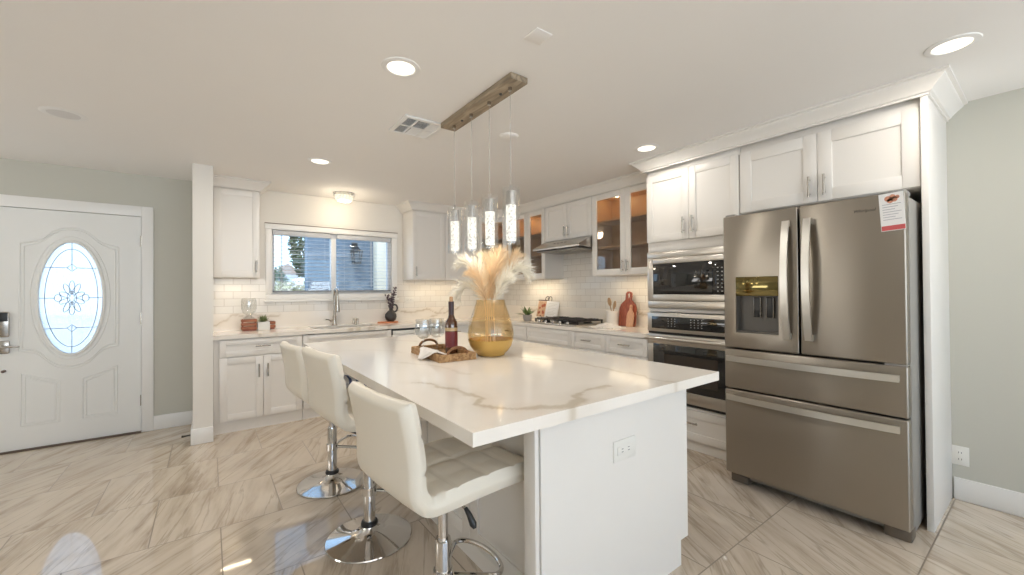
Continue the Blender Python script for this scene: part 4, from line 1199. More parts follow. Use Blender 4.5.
vt = thing('ceiling_vent', 'square white ceiling air vent with louvered panels beside the pendant', 'vent', (1.145, 2.615, CZ))
x0, x1, y0, y1 = 1.0, 1.29, 2.46, 2.77
MB().box(x0 + .02, y0 + .02, CZ - .003, x1 - .02, y1 - .02, CZ - .0005).build('duct_opening', darkr, vt)
mb = MB()
for a in ((x0, y0, x1, y0 + .028), (x0, y1 - .028, x1, y1), (x0, y0 + .0285, x0 + .028, y1 - .0285), (x1 - .028, y0 + .0285, x1, y1 - .0285)): mb.box(a[0], a[1], CZ - .012, a[2], a[3], CZ - .0005, .002)
mb.box(x0 + .0285, (y0 + y1) / 2 - .008, CZ - .011, x1 - .0285, (y0 + y1) / 2 + .008, CZ - .004)
for k in (1, 2): xx = x0 + (x1 - x0) * k / 3; mb.box(xx - .007, y0 + .0285, CZ - .0105, xx + .007, y1 - .0285, CZ - .005)
mb.build('frame', trimw, vt)
mb = MB()
for cxk in range(3):
    for r_ in range(2):
        xa = x0 + .03 + cxk * (x1 - x0 - .04) / 3; xb = xa + .075; ya = y0 + .03 + r_ * (y1 - y0 - .04) / 2; yb = ya + .12
        for q in range(8):
            if cxk == 2 or (cxk == 1 and r_ == 1):
                yy = ya + (yb - ya) * (q + .5) / 8
                mb.prism([(0, -.002), (.013, -.010), (.0135, -.009), (.0005, -.001)], xb - xa, lambda u, v, w_: (xa + w_, yy - .006 + u, CZ + v - .0005))
            else:
                yy = ya + (yb - ya) * (q + .5) / 8
                mb.prism([(0, -.010), (.009, -.002), (.0095, -.003), (.0005, -.011)], xb - xa, lambda u, v, w_: (xa + w_, yy - .004 + u, CZ + v - .0005))
mb.build('louvers', trimw, vt)
# flush crystal light over the sink
fl = thing('flush_light', 'sparkling crystal flush-mount ceiling light above the kitchen window', 'ceiling light', (1.235, 4.86, CZ))
MB().lathe([(0, -.016), (.06, -.016), (.10, -.01), (.115, 0), (0, 0)], (1.235, 4.86, CZ), 32).build('mount', chrome, fl)
MB().lathe([(0, -.092), (.05, -.088), (.085, -.07), (.10, -.04), (.105, -.018), (0, -.018)], (1.235, 4.86, CZ - .012), 28).build('lit_bowl', crystal_mat('lit_bowl', 62, (.42, .33, .20, 1), (1, .90, .70, 1), .95), fl)
mb = MB()
for k in range(150):
    z = random.uniform(-.098, -.02); f_ = (z + .098) / .08; r_ = .045 + .075 * math.sqrt(max(0, f_)) * .85; a = random.uniform(0, 2 * PI); s = random.uniform(.006, .011)
    c = Vector((1.235 + r_ * math.cos(a), 4.86 + r_ * math.sin(a), CZ + z)); pv = [c + Vector(q) * s for q in ((1, 0, 0), (0, 1, 0), (-1, 0, 0), (0, -1, 0), (0, 0, 1.4), (0, 0, -1.4))]
    vs = [mb._v(q) for q in pv]
    for q in ((0, 1, 4), (1, 2, 4), (2, 3, 4), (3, 0, 4), (1, 0, 5), (2, 1, 5), (3, 2, 5), (0, 3, 5)): mb.bm.faces.new([vs[i] for i in q])
cb = mb.build('crystal_beads', smoke, fl, sharp=5); cb['kind'] = 'stuff'
light('flush_glow', 'POINT', (1.235, 4.86, CZ - .14), 4.5, (1, .84, .62), size=.08)
# under-cabinet glow
WARM = (1, .82, .56)
for x, y, sx_, sy_, pw in ((.22, 5.0, .25, .04, .55), (2.55, 5.0, .8, .04, 1.4), (3.52, 4.2, .04, .6, 1.4), (3.52, 2.6, .04, .7, 1.2)):
    light('under_cabinet_glow', 'AREA', (x, y, UB - .012), pw, WARM, rot=(0, 0, 0), size=sx_, size_y=sy_)

# ------------------------------------------------------------------ on the island
VC = Vector((1.378, 2.075, .9143))
vs_ = thing('vase', 'large amber glass vase with gold bottom holding pampas grass', 'vase', VC)
prof_ = [(0, 0), (.080, 0), (.086, .003), (.088, .012), (.108, .03), (.128, .06), (.139, .10), (.141, .13), (.136, .17), (.126, .21), (.113, .25), (.101, .285), (.091, .315), (.0885, .335)]
def pr(z):
    for (r0, z0), (r1, z1) in zip(prof_, prof_[1:]):
        if z0 <= z <= z1 and z1 > z0: return r0 + (r1 - r0) * (z - z0) / (z1 - z0)
    return prof_[-1][0]
up_ = [(pr(z), z) for z in [.098 + .237 * k / 20 for k in range(21)]]
MB().lathe(up_ + [(r_ - .004, z) for r_, z in up_[::-1]], VC, 56, close=True).build('glass_body', amber, vs_, sharp=60)
gp = [(0, 0), (.078, 0), (.085, .003), (.088, .012), (.108, .03), (.128, .06), (.1385, .098)]
gold = simple('gold_lacquer', (.60, .38, .11), .2, .35, var=.25, scale=8)
MB().lathe(gp + [(r_ - .004, z + (.004 if z < .02 else 0)) for r_, z in gp[:0:-1]] + [(0, .004)], VC, 56).build('gold_bottom', gold, vs_, sharp=60)

plume_tones = [simple('pampas_cream', (.86, .74, .55), .85, var=.08, scale=30), simple('pampas_peach', (.90, .70, .46), .85, var=.1, scale=30), simple('pampas_ivory', (.92, .87, .76), .85, var=.06, scale=30)]
VR = Vector((rt.x, rt.y, 0)); VF = Vector((fw.x, fw.y, 0)).normalized()


def plume(pts, tone, n, hl, label, stem_from):
    """pts: (right, up, toward-back) in metres from the vase base centre, neck to tip"""
    t = thing('pampas_plume', label, 'dried grass', VC + Vector((0, 0, .02)), group='pampas plumes in the amber vase')
    W = lambda p: VC + VR * p[0] + Vector((0, 0, p[1])) + VF * p[2]
    path = smooth_path([W(p) for p in pts], 8)
    MB().tube(smooth_path([W(stem_from), W((pts[0][0] * .6 + stem_from[0] * .2, .22, pts[0][2] * .6)), W(pts[0])] + [W(p) for p in pts[1:-1]], 5), .0022, 6).build('stem', MATS['pampas_peach'], t)
    mb = MB(); b = mb.bm; L = len(path)
    hl *= 1.3
    for k in range(int(n * 1.7)):
        f_ = random.random() ** .85; i = min(L - 2, int(f_ * (L - 1))); p = path[i].lerp(path[i + 1], random.random())
        tg_ = (path[i + 1] - path[i]).normalized()
        a = random.uniform(0, 2 * PI); o = tg_.orthogonal().normalized(); o2 = tg_.cross(o); side = o * math.cos(a) + o2 * math.sin(a)
        env = .45 + .75 * math.sin(PI * min(1, f_ * .85 + .12)); ln = hl * env * random.uniform(.6, 1.25)
        d0 = (tg_ * .85 + side * random.uniform(.25, .75)).normalized(); droop = Vector((0, 0, -1)) * random.uniform(.1, .5)
        wv = d0.cross(Vector((random.random() - .5, random.random() - .5, random.random() - .5))).normalized() * random.uniform(.0007, .0014)
        q = [p, p + d0 * ln * .4, p + d0 * ln * .75 + droop * ln * .12, p + d0 * ln + droop * ln * .34]
        w4 = [1, 1, .7, .1]; pv = [(b.verts.new(q[m] - wv * w4[m]), b.verts.new(q[m] + wv * w4[m])) for m in range(4)]
        for m in range(3): b.faces.new((pv[m][0], pv[m][1], pv[m + 1][1], pv[m + 1][0]))
    h = mb.build('plume_head', plume_tones[tone], t, recalc=False); h['kind'] = 'stuff'
    return t


px = .0062
def I(x, y, dpt=0): return ((x - 490.5) * px, (353.5 - y) * px, dpt)
plume([I(489, 300), I(490, 285, .0), I(495, 268, .0), I(500, 254, .02)], 1, 620, .095, 'peach pampas plume standing upright in the middle of the amber vase', (0, .03, 0))
plume([I(491, 300, .02), I(497, 282, .03), I(507, 266, .05), I(516, 256, .05)], 1, 480, .085, 'peach pampas plume leaning right, in front of the glass cabinet', (.02, .03, .02))
plume([I(487, 300, .02), I(487, 283, .05), I(487, 268, .08), I(485, 256, .10)], 0, 480, .085, 'cream pampas plume upright at the back left of the bunch', (-.02, .03, .03))
plume([I(484, 300), I(482, 284), I(477, 270), I(468, 263), I(463, 263)], 2, 460, .075, 'ivory pampas plume whose tip turns left below the pendant glass', (-.02, .03, -.02))
plume([I(495, 300, -.02), I(503, 284, -.04), I(512, 272, -.06), I(520, 270, -.06), I(526, 275, -.06)], 2, 480, .075, 'ivory pampas plume arching right with its tip over the glass door', (.03, .03, -.03))
plume([I(484, 301, .02), I(476, 290, .05), I(467, 285, .07), I(459, 290, .08), I(455, 299, .08)], 2, 380, .065, 'ivory pampas plume drooping left over the wine bottle', (-.03, .03, -.03))
plume([I(494, 301, -.05), I(500, 290, -.1), I(504, 283, -.12), I(507, 281, -.12)], 2, 300, .065, 'ivory pampas plume bending right just above the vase rim', (.03, .03, -.04))
plume([I(487, 301, -.05), I(484, 292, -.09), I(481, 280, -.1), I(474, 274, -.11)], 1, 380, .070, 'peach pampas plume leaning left, low over the vase rim', (-.02, .03, -.04))

# woven tray
tz = .9145
TR0 = Vector((1.1275, 2.23, tz)); ta_ = R(86)
tr = thing('serving_tray', 'woven seagrass serving tray with loop handles on the island', 'tray', TR0, ta_)
loop_m = wicker_mat('dark_wicker', (.14, .06, .025), (.28, .13, .05))
tl, tw, thh = .2325, .1135, .042
mb = MB(); mb.box(-tl, -tw, 0, tl, tw, .010, .003)
for a in ((-tl, -tw, -tl + .022, tw), (tl - .022, -tw, tl, tw), (-tl + .0225, -tw, tl - .0225, -tw + .022), (-tl + .0225, tw - .022, tl - .0225, tw)): mb.box(a[0], a[1], 0, a[2], a[3], thh, .008)
mb.build('woven_body', wicker, tr, local=True)
for s in (-1, 1):
    mb = MB(); mb.tube([(s * (tl - .011), .06 * math.cos(a), thh - .006 + .04 * math.sin(a)) for a in [PI * k / 14 for k in range(15)]], .008, 8); mb.build('loop_handle', loop_m, tr, local=True)
# wine bottle
BC = Vector((1.188, 2.222, tz + .0105))
bo = thing('wine_bottle', 'dark brown wine bottle with red label standing on the woven tray', 'bottle', BC)
bgl = simple('bottle_glass', (.075, .028, .012), .06, coat=.6, var=.1)
MB().lathe([(0, .004), (.03, 0), (.036, .004), (.0375, .012), (.0375, .175), (.034, .195), (.022, .215), (.0155, .235), (.0145, .30), (.0165, .302), (.0165, .315), (.0, .315)], BC, 32).build('glass', bgl, bo)
MB().lathe([(.0378, .04), (.0382, .04), (.0382, .135), (.0378, .135)], BC, 32, close=True).build('label', simple('label_maroon', (.16, .022, .022), .5, var=.25, scale=40), bo)
MB().lathe([(.0378, .138), (.0381, .138), (.0381, .158), (.0378, .158)], BC, 32, close=True).build('neck_label', simple('label_gold', (.50, .36, .19), .5), bo)
MB().lathe([(.0148, .235), (.0165, .235), (.0168, .316), (.0148, .316)], BC, 24, close=True).build('foil', simple('foil_dark', (.045, .02, .022), .35), bo)
MB().lathe([(0, .315), (.0105, .315), (.0105, .345), (0, .347)], BC, 16).build('cork', simple('cork', (.55, .33, .18), .8, bump=.3), bo)
# wine glasses
def wglass(x, y, label):
    c = Vector((x, y, tz + .0105)); t = thing('wine_glass', label, 'wine glass', c, group='wine glasses on the tray')
    bw = [(.006, .085), (.026, .09), (.043, .106), (.052, .135), (.051, .17), (.046, .205)]
    MB().lathe(bw + [(r_ - .0012, z + .0004) for r_, z in bw[::-1]], c, 32, close=True).build('bowl', stemware, t, sharp=60)
    MB().lathe([(0, .086), (.006, .085), (.0035, .06), (.0035, .012), (.008, .005), (.032, .0015), (.032, 0), (0, 0)], c, 28).build('stem_and_foot', stemware, t, sharp=60)
wglass(1.068, 2.362, 'left one of the two clear wine glasses standing on the woven tray')
wglass(1.165, 2.375, 'clear wine glass standing nearer the bottle on the woven tray')
# napkin
mb = MB()
def nap(i, j):
    u, v = i / 24, j / 24
    # drapes over the rim (v: inside -> hanging point)
    half = .115 * (1 - max(0, v - .42) / .58 * .86)
    a = (u - .5) * 2 * half
    if v < .30: y, z = .055 - v * .30, .018 + v * .10 + .004 * math.sin(u * 22)
    elif v < .46: k = (v - .30) / .16; y, z = -.035 - k * .030 + .0, .048 + .006 * math.sin(k * PI)
    else: k = (v - .46) / .54; y, z = -.066 - .040 * k * k - .006 * math.sin(k * PI), .048 - .0445 * k
    return (a + .02 * (v - .5), y - .004 + .0055 * math.sin(u * 20 + v * 2) * (.4 + v), max(.004 if v > .46 else .012, z + .003 * math.sin(u * 17)))
mb.grid(25, 25, nap)
MN = Matrix.Translation(TR0) @ Matrix.Rotation(ta_, 4, 'Z') @ Matrix.Translation((-.055, tw - .060, 0)) @ Matrix.Rotation(PI, 4, 'Z')
mb.M = MN
nk = tag(mb.build('napkin', clothw, sharp=60), 'white linen napkin draped over the rim of the woven tray', 'napkin')
sm = nk.modifiers.new('thickness', 'SOLIDIFY'); sm.thickness = .0015; sm.offset = 1

# ------------------------------------------------------------------ on the sink counter
CT = .9145
bx = thing('slatted_crate', 'small brown slatted crate on the counter below the left wall cabinet', 'crate', (.33, 5.04, CT))
mb = MB()
for k in range(3):
    z = CT + .012 + k * .038
    for a in ((.265, 4.985, .40, 4.993), (.265, 5.087, .40, 5.095), (.265, 4.993, .273, 5.087), (.392, 4.993, .40, 5.087)): mb.box(a[0], a[1], z, a[2], a[3], z + .026, .001)
mb.build('slats', walnut, bx)
mb = MB(); mb.box(.273, 4.993, CT, .392, 5.087, CT + .012)
for x in (.273, .384):
    for y in (4.993, 5.079): mb.box(x, y, CT, x + .008, y + .008, CT + .118)
mb.build('frame', redwood, bx)
b2 = thing('slatted_crate', 'brown slatted crate half hidden behind the white succulent cube', 'crate', (.52, 5.09, CT))
mb = MB()
for k in range(2):
    z = CT + .014 + k * .04
    for a in ((.475, 5.05, .575, 5.058), (.475, 5.13, .575, 5.138), (.475, 5.058, .483, 5.13), (.567, 5.058, .575, 5.13)): mb.box(a[0], a[1], z, a[2], a[3], z + .028, .001)
mb.build('slats', walnut, b2); MB().box(.483, 5.058, CT, .567, 5.13, CT + .012).build('bottom', redwood, b2)
gj = thing('glass_jar', 'clear patterned glass jar standing on the brown slatted crate', 'jar', (.335, 5.04, CT + .119))
jc = (.333, 5.04, CT + .1185)
jp = [(.045, .0), (.05, .01), (.025, .03), (.03, .045), (.058, .07), (.066, .11), (.066, .19), (.062, .215)]
MB().lathe(jp + [(r_ - .003, z + .001) for r_, z in jp[::-1]], jc, 28, close=True).build('bowl', clear, gj, sharp=60)
mb = MB()
for k in range(16):
    a = 2 * PI * k / 16; mb.tube([(jc[0] + .0665 * math.cos(a + .5 * q / 8 * s_), jc[1] + .0665 * math.sin(a + .5 * q / 8 * s_), jc[2] + .10 + .1 * q / 8) for q in range(9) for s_ in (1,)], .0015, 5)
mb.build('cut_pattern', smoke, gj)
pt_ = thing('potted_succulent', 'small green succulent in a white cube pot beside the crate', 'potted plant', (.46, 5.02, CT))
mb = MB(); mb.box(.405, 4.965, CT, .515, 5.07, CT + .085, .004); mb.build('pot', simple('pot_grey_white', (.70, .70, .68), .6, var=.05), pt_)
def leaves(c, n, ln, wd, tilt, mat, par, name='foliage', seed=1):
    rnd = random.Random(seed); mb = MB(); b = mb.bm
    for k in range(n):
        a = rnd.uniform(0, 2 * PI); e = rnd.uniform(*tilt); L_ = ln * rnd.uniform(.6, 1.2); h = Vector((math.cos(a), math.sin(a), 0)); s = Vector((-h.y, h.x, 0))
        base = Vector(c) + h * rnd.uniform(0, .02)
        rows = []
        for m in range(6):
            f_ = m / 5; p = base + h * L_ * math.cos(e) * f_ + Vector((0, 0, 1)) * (L_ * math.sin(e) * f_ - .25 * L_ * f_ * f_ * math.cos(e))
            ww = wd * math.sin(PI * min(.97, .12 + f_ * .86)); nn = Vector((0, 0, .25 * ww))
            rows.append((b.verts.new(p - s * ww + nn), b.verts.new(p), b.verts.new(p + s * ww + nn)))
        for A, B in zip(rows, rows[1:]):
            b.faces.new((A[0], A[1], B[1], B[0])); b.faces.new((A[1], A[2], B[2], B[1]))
    o = mb.build(name, mat, par, recalc=False, sharp=70)
    md = o.modifiers.new('thickness', 'SOLIDIFY'); md.thickness = .0012
    return o
green = simple('leaf_green', (.10, .16, .05), .5, var=.35, scale=25); lite = simple('leaf_olive', (.20, .24, .10), .55, var=.3, scale=30)
leaves((.46, 5.017, CT + .083), 46, .075, .008, (.45, 1.4), lite, pt_, seed=3)
# black jug with dried stems
jg = thing('jug', 'black round jug with ring handle standing on the terracotta board by the window', 'jug', (1.86, 5.08, CT))
jc = Vector((1.85, 5.07, CT + .0165))
jm = simple('black_ceramic', (.045, .04, .04), .45, var=.15)
MB().lathe([(0, 0), (.035, 0), (.06, .02), (.072, .055), (.068, .09), (.045, .12), (.022, .14), (.018, .17), (.021, .215), (.017, .215), (.014, .17), (.018, .14), (0, .13)], jc, 32).build('body', jm, jg)
MB().tube([(jc.x + .05 + .036 * math.cos(a), jc.y, jc.z + .165 + .045 * math.sin(a)) for a in [2 * PI * k / 24 for k in range(24)]], .011, 10, True).build('ring_handle', jm, jg)
dstem = simple('dried_dark', (.10, .07, .085), .8, var=.3, scale=30)
for k, (dx, dy, h, lab) in enumerate(((.06, .0, .22, 'dark dried stem leaning right, tallest in the black jug'), (-.04, .02, .12, 'dark dried stem leaning left in the black jug'), (.02, -.03, .17, 'dark dried stem upright in the middle of the black jug'), (.045, .03, .13, 'dark dried stem low on the right of the black jug'))):
    t = thing('dried_stem', lab, 'dried plant', jc + Vector((0, 0, .15)), group='dried stems in the black jug')
    path = smooth_path([jc + Vector((0, 0, .16)), jc + Vector((dx * .3, dy * .3, .22)), jc + Vector((dx, dy, .215 + h))], 8)
    MB().tube(path, .0018, 5).build('stalk', dstem, t)
    rnd = random.Random(k); mb = MB()
    for q in range(44):
        p = path[4 + int(rnd.random() * (len(path) - 5))]; mb.sphere(p + Vector((rnd.uniform(-.022, .022), rnd.uniform(-.022, .022), rnd.uniform(-.01, .014))), rnd.uniform(.005, .009), 6, (1, 1, 1.4))
    s_ = mb.build('seed_heads', dstem, t); s_['kind'] = 'stuff'
tag(MB().prism([(1.68 + .26 * .5 * (1 + math.cos(a)), 5.06 + .075 * math.sin(a)) for a in [2 * PI * k / 28 for k in range(28)]], .0155, lambda u, v, w_: (u, v, CT + w_)).build('serving_board', terracotta), 'oval terracotta coloured board under the black jug', 'board')

# ------------------------------------------------------------------ on the cooktop counter
ck = thing('cooktop', 'black five-burner gas cooktop with cast iron grates under the hood', 'cooktop', (3.40, 3.47, CT))
cy0, cy1, cx0, cx1 = 3.10, 3.86, 3.14, 3.63
MB().box(cx0, cy0, CT, cx1, cy1, CT + .014, .005).build('pan', steel2, ck)
for (x, y, r_) in ((3.27, 3.25, .04), (3.5, 3.25, .045), (3.385, 3.48, .06), (3.27, 3.71, .045), (3.5, 3.71, .04)):
    MB().lathe([(0, .024), (r_ * .75, .024), (r_ * .8, .018), (r_, .014), (r_ * 1.15, 0), (0, 0)], (x, y, CT + .014), 24).build('burner', iron, ck)
for k in range(3):
    ya = cy0 + .02 + k * .243; yb = ya + .234; mb = MB(); zt = CT + .056
    for a in ((cx0 + .06, ya, cx1 - .02, ya + .014), (cx0 + .06, yb - .014, cx1 - .02, yb), (cx0 + .06, ya, cx0 + .074, yb), (cx1 - .034, ya, cx1 - .02, yb)): mb.box(a[0], a[1], zt - .014, a[2], a[3], zt, .002)
    for f_ in (.3, .5, .7): mb.box(cx0 + .06, ya + .234 * f_ - .006, zt - .012, cx1 - .02, ya + .234 * f_ + .006, zt + .006, .002)
    for f_ in (.25, .5, .75): xx = cx0 + .06 + .41 * f_; mb.box(xx - .006, ya, zt - .012, xx + .006, yb, zt + .006, .002)
    for x in (cx0 + .062, cx1 - .036):
        for y in (ya + .002, yb - .016): mb.box(x, y, CT + .013, x + .014, y + .014, zt - .01)
    mb.build('grate', iron, ck)
for k in range(5):
    MB().lathe([(0, .03), (.017, .03), (.02, .004), (.022, 0), (0, 0)], (cx0 + .03, 3.24 + k * .12, CT + .014), 16).build('knob', nickel, ck)

cr = thing('utensil_crock', 'white ceramic crock holding wooden spoons beside the red board', 'crock', (3.55, 2.935, CT))
MB().lathe([(0, 0), (.062, 0), (.066, .005), (.066, .16), (.061, .162), (.058, .155), (.058, .012), (0, .012)], (3.55, 2.935, CT), 32).build('jar', simple('crock_white', (.78, .74, .69), .4), cr)
for k, (dx, dy, h, tw_, lab) in enumerate(((.0, .045, .30, .024, 'wooden spoon with oval bowl leaning left in the white crock'), (-.01, -.05, .26, .018, 'wooden spatula leaning right in the white crock'))):
    t = MB(); base = Vector((3.55 + .0, 2.935 - dy * .5, CT + .014)); top = Vector((3.55 + dx, 2.935 + dy, CT + h))
    d_ = (top - base).normalized()
    t.tube([base, base.lerp(top, .72)], .0055, 8)
    c = base.lerp(top, .86); sd = Vector((0, 1, 0)); sd = (sd - d_ * sd.dot(d_)).normalized(); nn = d_.cross(sd)
    ringp = [c + d_ * (.048 * math.cos(a)) + sd * (tw_ * math.sin(a)) for a in [2 * PI * q / 20 for q in range(20)]]
    A = [t._v(p + nn * .004) for p in ringp]; B = [t._v(p - nn * .004) for p in ringp]
    t.bm.faces.new(A); t.bm.faces.new(B[::-1])
    for q in range(20): t.bm.faces.new((A[q], A[(q + 1) % 20], B[(q + 1) % 20], B[q]))
    tag(t.build('wooden_spoon' if k == 0 else 'wooden_spatula', spoonw), lab, 'utensil')


def paddle(name, label, mat, yc, hgt, wd, xb, lean, th, z0=CT):
    """board leaning on the backsplash, in (y, height) with a handle loop on top"""
    hw = wd / 2; body = hgt * .68
    out = [(-hw * .9, 0), (hw * .9, 0), (hw, .02), (hw, body * .75), (hw * .85, body * .92), (hw * .5, body * 1.02), (hw * .36, body * 1.1), (hw * .36, hgt * .92)]
    out += [(hw * .36 * math.cos(a), hgt * .92 + hgt * .08 * math.sin(a)) for a in [PI * k / 8 for k in range(1, 8)]]
    out += [(-p[0], p[1]) for p in out[7::-1] if p[1] > .0] + [(-hw, .02)]
    # dedupe
    o2 = []
    for p in out:
        if not o2 or (abs(p[0] - o2[-1][0]) + abs(p[1] - o2[-1][1])) > 1e-4: o2.append(p)
    Mx = Matrix.Translation((xb, yc, z0)) @ Matrix.Rotation(lean, 4, 'Y') @ frame((0, 0, 0), (0, -1, 0))
    mb = MB(Mx); b = mb.bm; n = len(o2); hc = (0, hgt * .88); hr = hw * .17
    inner = []
    for p in o2:
        v = Vector((p[0] - hc[0], p[1] - hc[1])); inner.append((hc[0] + v.normalized().x * hr, hc[1] + v.normalized().y * hr * 1.7))
    for ww in (0, th):
        A = [b.verts.new((p[0], p[1], ww)) for p in o2]; B = [b.verts.new((p[0], p[1], ww)) for p in inner]
        for i in range(n): b.faces.new((A[i], A[(i + 1) % n], B[(i + 1) % n], B[i]))
        if ww == 0: A0, B0 = A, B
    for i in range(n):
        b.faces.new((A0[i], A0[(i + 1) % n], A[(i + 1) % n], A[i])); b.faces.new((B0[i], B[i], B[(i + 1) % n], B0[(i + 1) % n]))
    return tag(mb.build(name, mat, sharp=40), label, 'cutting board')


paddle('cutting_board', 'tall dark red wooden paddle board leaning on the tiles by the oven', redwood, 2.775, .375, .215, 3.60, R(8), .018)
paddle('cutting_board', 'slim paler wooden board leaning in front of the dark red paddle board', palewood, 2.715, .235, .085, 3.565, R(9), .014)
mb = MB()
V = mb.grid(22, 22, lambda i, j: (3.33 + (i / 21 - .5) * .20 + .012 * math.sin(j * .7), 2.83 + (j / 21 - .5) * .34, CT + .006 + .045 * max(0, 1 - ((i / 21 - .5) ** 2 + (j / 21 - .45) ** 2) * 4.6) * (.75 + .25 * math.sin(i * 1.3 + j * .5)) + .004 * math.sin(j * 1.7)))
edge = [V[i][0] for i in range(22)] + [V[21][j] for j in range(1, 22)] + [V[i][21] for i in range(20, -1, -1)] + [V[0][j] for j in range(20, 0, -1)]
lows = [mb._v((v.co.x, v.co.y, CT)) for v in edge]
for i in range(len(edge)): j = (i + 1) % len(edge); mb.bm.faces.new((edge[i], edge[j], lows[j], lows[i]))
mb.bm.faces.new(lows)
tag(mb.build('dish_cloth', clothw, sharp=60), 'crumpled white dish cloth on the counter in front of the crock', 'cloth')
# cookbook on iron easel
ez = thing('cookbook_stand', 'black wrought iron scroll stand holding the open cookbook', 'book stand', (3.53, 4.04, CT))
Me = Matrix.Translation((3.55, 4.05, CT)) @ Matrix.Rotation(R(14), 4, 'Y') @ frame((0, 0, 0), (.25, -1, 0))
mb = MB(Me)
for s in (-1, 1):
    mb.tube([(s * .05, .0, 0), (s * .05, .29, 0)] + [(s * .05 + s * (-.028) + s * .028 * math.cos(a), .29 + .03 * math.sin(a), 0) for a in [PI * k / 8 for k in range(1, 12)]], .0045, 8)
    mb.tube([(s * .05, .02, 0), (s * .05, .012, .05)] + [(s * .05, .03 + .018 * math.cos(a), .05 + .018 * math.sin(a)) for a in [PI + PI * 1.5 * k / 10 for k in range(1, 10)]], .0045, 8)
mb.tube([(-.13, .024, .005), (.13, .024, .005)], .0045, 8); mb.tube([(-.05, .2, 0), (.05, .2, 0)], .004, 8)
mb.build('scroll_frame', iron, ez)
mb = MB(); mb.tube([Me @ Vector((0, .2, -.004)), Vector((3.655, 4.02, CT + .004))], .004, 8); mb.build('rear_leg', iron, ez)
bk = thing('cookbook', 'open cookbook with a fruit picture page and a white text page', 'book', (3.52, 4.05, CT + .03))
for s, m_, nm in ((-1, simple('photo_page', (.62, .30, .17), .5, var=.0), 'picture_page'), (1, paper, 'text_page')):
    mb = MB(Me @ Matrix.Translation((0, .032, .010)) @ Matrix.Rotation(s * R(10), 4, 'Y'))
    mb.box(0 if s > 0 else -.165, 0, 0, .165 if s > 0 else 0, .225, .012, .002); pg = mb.build(nm, paper if s < 0 else m_, bk)
    Mp = Me @ Matrix.Translation((0, .032, .010)) @ Matrix.Rotation(s * R(10), 4, 'Y')
    if s < 0:
        MB(Mp).box(-.158, .008, .012, -.008, .218, .0126).build('picture', simple('picture_tan', (.62, .40, .26), .5, var=.5, scale=14), pg)
        mb = MB(Mp); rnd = random.Random(4)
        for k in range(9): u, v = rnd.uniform(-.14, -.03), rnd.uniform(.05, .19); mb.cyl((u, v, .0126), (u, v, .0132), rnd.uniform(.012, .024), seg=14)
        mb.build('fruit_print', simple('picture_red', (.42, .10, .05), .5, var=.4, scale=30), pg)
        MB(Mp).box(-.165, .222, -.002, .0, .236, .014, .002).build('dark_edge', simple('edge_brown', (.10, .035, .025), .5), bk)
    else:
        mb = MB(Mp)
        for k in range(8): mb.box(.02, .19 - k * .02, .012, .14 - (k % 3) * .02, .194 - k * .02, .0124)
        mb.build('text_lines', simple('text_grey', (.55, .53, .5), .6), pg)
gp_ = thing('potted_succulent', 'spiky green succulent in a grey pot left of the open cookbook', 'potted plant', (3.34, 4.16, CT))
MB().lathe([(0, 0), (.048, 0), (.055, .006), (.062, .075), (.056, .077), (.05, .066), (0, .066)], (3.34, 4.16, CT), 28).build('pot', simple('pot_concrete', (.33, .31, .29), .8, bump=.2), gp_)
leaves((3.34, 4.16, CT + .066), 24, .16, .016, (.25, 1.25), green, gp_, seed=8)

# ------------------------------------------------------------------ outdoors
struct(MB().box(-9, YB + .12, -.25, 14, 40, -.10).build('ground', simple('yard_ground', (.66, .63, .58), .9, var=.15, scale=2)), 'pale concrete and yard outside', 'ground')


def siding():
    m, nt, b = nmat('blue_siding'); L = nt.links.new
    tcn = N(nt, 'ShaderNodeTexCoord'); no = N(nt, 'ShaderNodeTexNoise'); no.inputs['Scale'].default_value = 14; no.inputs['Detail'].default_value = 6
    L(tcn.outputs['Object'], no.inputs['Vector'])
    r = N(nt, 'ShaderNodeValToRGB'); r.color_ramp.elements[0].position = .3; r.color_ramp.elements[0].color = (.115, .165, .215, 1); r.color_ramp.elements[1].position = .7; r.color_ramp.elements[1].color = (.195, .25, .31, 1)
    L(no.outputs['Fac'], r.inputs[0]); L(r.outputs[0], b.inputs['Base Color']); b.inputs['Roughness'].default_value = .85
    bp = N(nt, 'ShaderNodeBump'); bp.inputs['Strength'].default_value = .6; L(no.outputs['Fac'], bp.inputs['Height']); L(bp.outputs[0], b.inputs['Normal'])
    return m


tag(MB().box(1.27, 7.2, -.1, 4.5, 7.45, 2.9).build('blue_wall', siding()), 'blue stucco outer wall seen through the kitchen window', 'outer wall')
tag(MB().box(2.25, 6.78, -.1, 2.50, 7.0, 2.75, .01).build('porch_post', simple('post_cream', (.74, .66, .52), .7)), 'cream porch post outside the right half of the window', 'post')
ln = thing('porch_lantern', 'black porch lantern on the blue wall outside the window', 'lantern', (2.02, 7.2, 1.95))
mb = MB(); lc = Vector((2.0, 7.08, 1.80))
for sx_ in (-1, 1):
    for sy_ in (-1, 1): mb.tube([lc + Vector((sx_ * .05, sy_ * .05, 0)), lc + Vector((sx_ * .075, sy_ * .075, .2))], .008, 6)
mb.box(lc.x - .06, lc.y - .06, lc.z - .015, lc.x + .06, lc.y + .06, lc.z + .004); mb.lathe([(0, .29), (.02, .28), (.05, .24), (.12, .2), (0, .2)], lc, 4)
mb.tube([lc + Vector((0, 0, .285)), lc + Vector((0, .05, .33)), lc + Vector((0, .115, .30))], .009, 8); mb.box(lc.x - .05, 7.185, 1.98, lc.x + .05, 7.2, 2.15)
mb.build('lantern_frame', black, ln)
MB().box(lc.x - .045, lc.y - .045, lc.z + .005, lc.x + .045, lc.y + .045, lc.z + .19).build('lantern_glass', clear, ln)


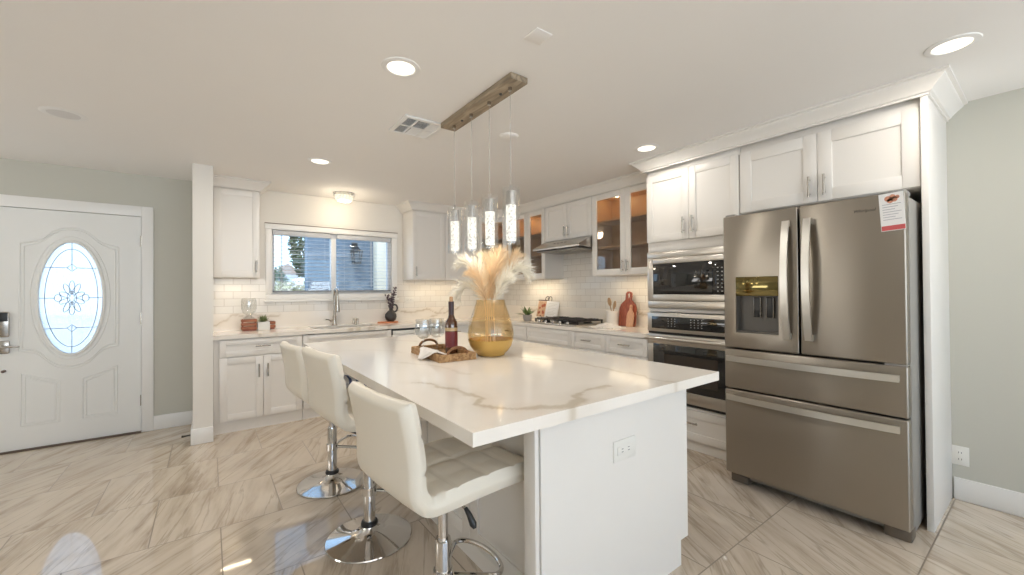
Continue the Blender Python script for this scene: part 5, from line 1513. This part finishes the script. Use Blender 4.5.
def bush(name, label, c, r, n, mat, seed, sc=(1, 1, 1), leaf=.06, trunk=None):
    rnd = random.Random(seed); t = thing(name, label, 'tree' if trunk else 'bush', (c[0], c[1], -.1))
    mb = MB(); b = mb.bm
    for k in range(n):
        d_ = Vector((rnd.gauss(0, 1), rnd.gauss(0, 1), rnd.gauss(0, 1))).normalized() * rnd.uniform(.45, 1) ** .5
        lump = 1 + .25 * noise.noise(d_ * 2.3 + Vector((seed, 0, 0)))
        p = Vector(c) + Vector((d_.x * r * sc[0], d_.y * r * sc[1], d_.z * r * sc[2])) * lump
        a = Vector((rnd.gauss(0, 1), rnd.gauss(0, 1), rnd.gauss(0, 1))).normalized(); o = a.orthogonal().normalized(); s = leaf * rnd.uniform(.6, 1.3)
        vs = [b.verts.new(p + a * s), b.verts.new(p + o * s * .5), b.verts.new(p - a * s), b.verts.new(p - o * s * .5)]; b.faces.new(vs)
    f_ = mb.build('foliage', mat, t, recalc=False); f_['kind'] = 'stuff'
    MB().cyl((c[0], c[1], -.1), (c[0], c[1], c[2]), trunk or .03, (trunk or .03) * .6, seg=8).build('trunk', simple('bark', (.14, .10, .07), .9), t)


tg1 = simple('tree_green', (.10, .13, .06), .8, var=.4, scale=5); tg2 = simple('hedge_green', (.28, .30, .13), .8, var=.4, scale=5); tg3 = simple('bloom_cream', (.60, .55, .40), .8, var=.3, scale=9)
bush('shrub', 'yellow-green shrub low outside the left edge of the window', (1.05, 9.0, 1.02), .62, 1500, tg2, 1, (1, .6, .8))
bush('shrub', 'pale flowering shrub outside the window in front of the far house', (2.0, 11.2, 1.0), .75, 1700, tg3, 2, (1.1, .6, .75))
bush('tree', 'dark green tree beside the blue wall outside', (2.35, 13.5, 2.75), .8, 2600, tg1, 5, (.6, .6, 1.35), .07, .07)
bush('shrub', 'dark green shrub left of the far white house', (2.75, 24, 1.6), .85, 900, tg1, 8, (.7, .6, 1.1), .12)
hs = thing('far_house', 'white house with brown gable roof far outside the window', 'house', (4.15, 30, -.1))
MB().box(3.55, 30, -.1, 4.75, 33, 2.55).build('walls', simple('far_white', (.76, .78, .82), .8), hs)
MB().prism([(3.4, 2.5), (4.95, 2.5), (4.1, 3.2)], 3.4, lambda u, v, w_: (u, 29.7 + w_, v)).build('roof', simple('far_roof', (.34, .25, .20), .9), hs)
MB().box(3.75, 29.96, -.1, 4.5, 30.02, 2.1).build('garage_door', simple('garage_grey', (.62, .66, .72), .7), hs)
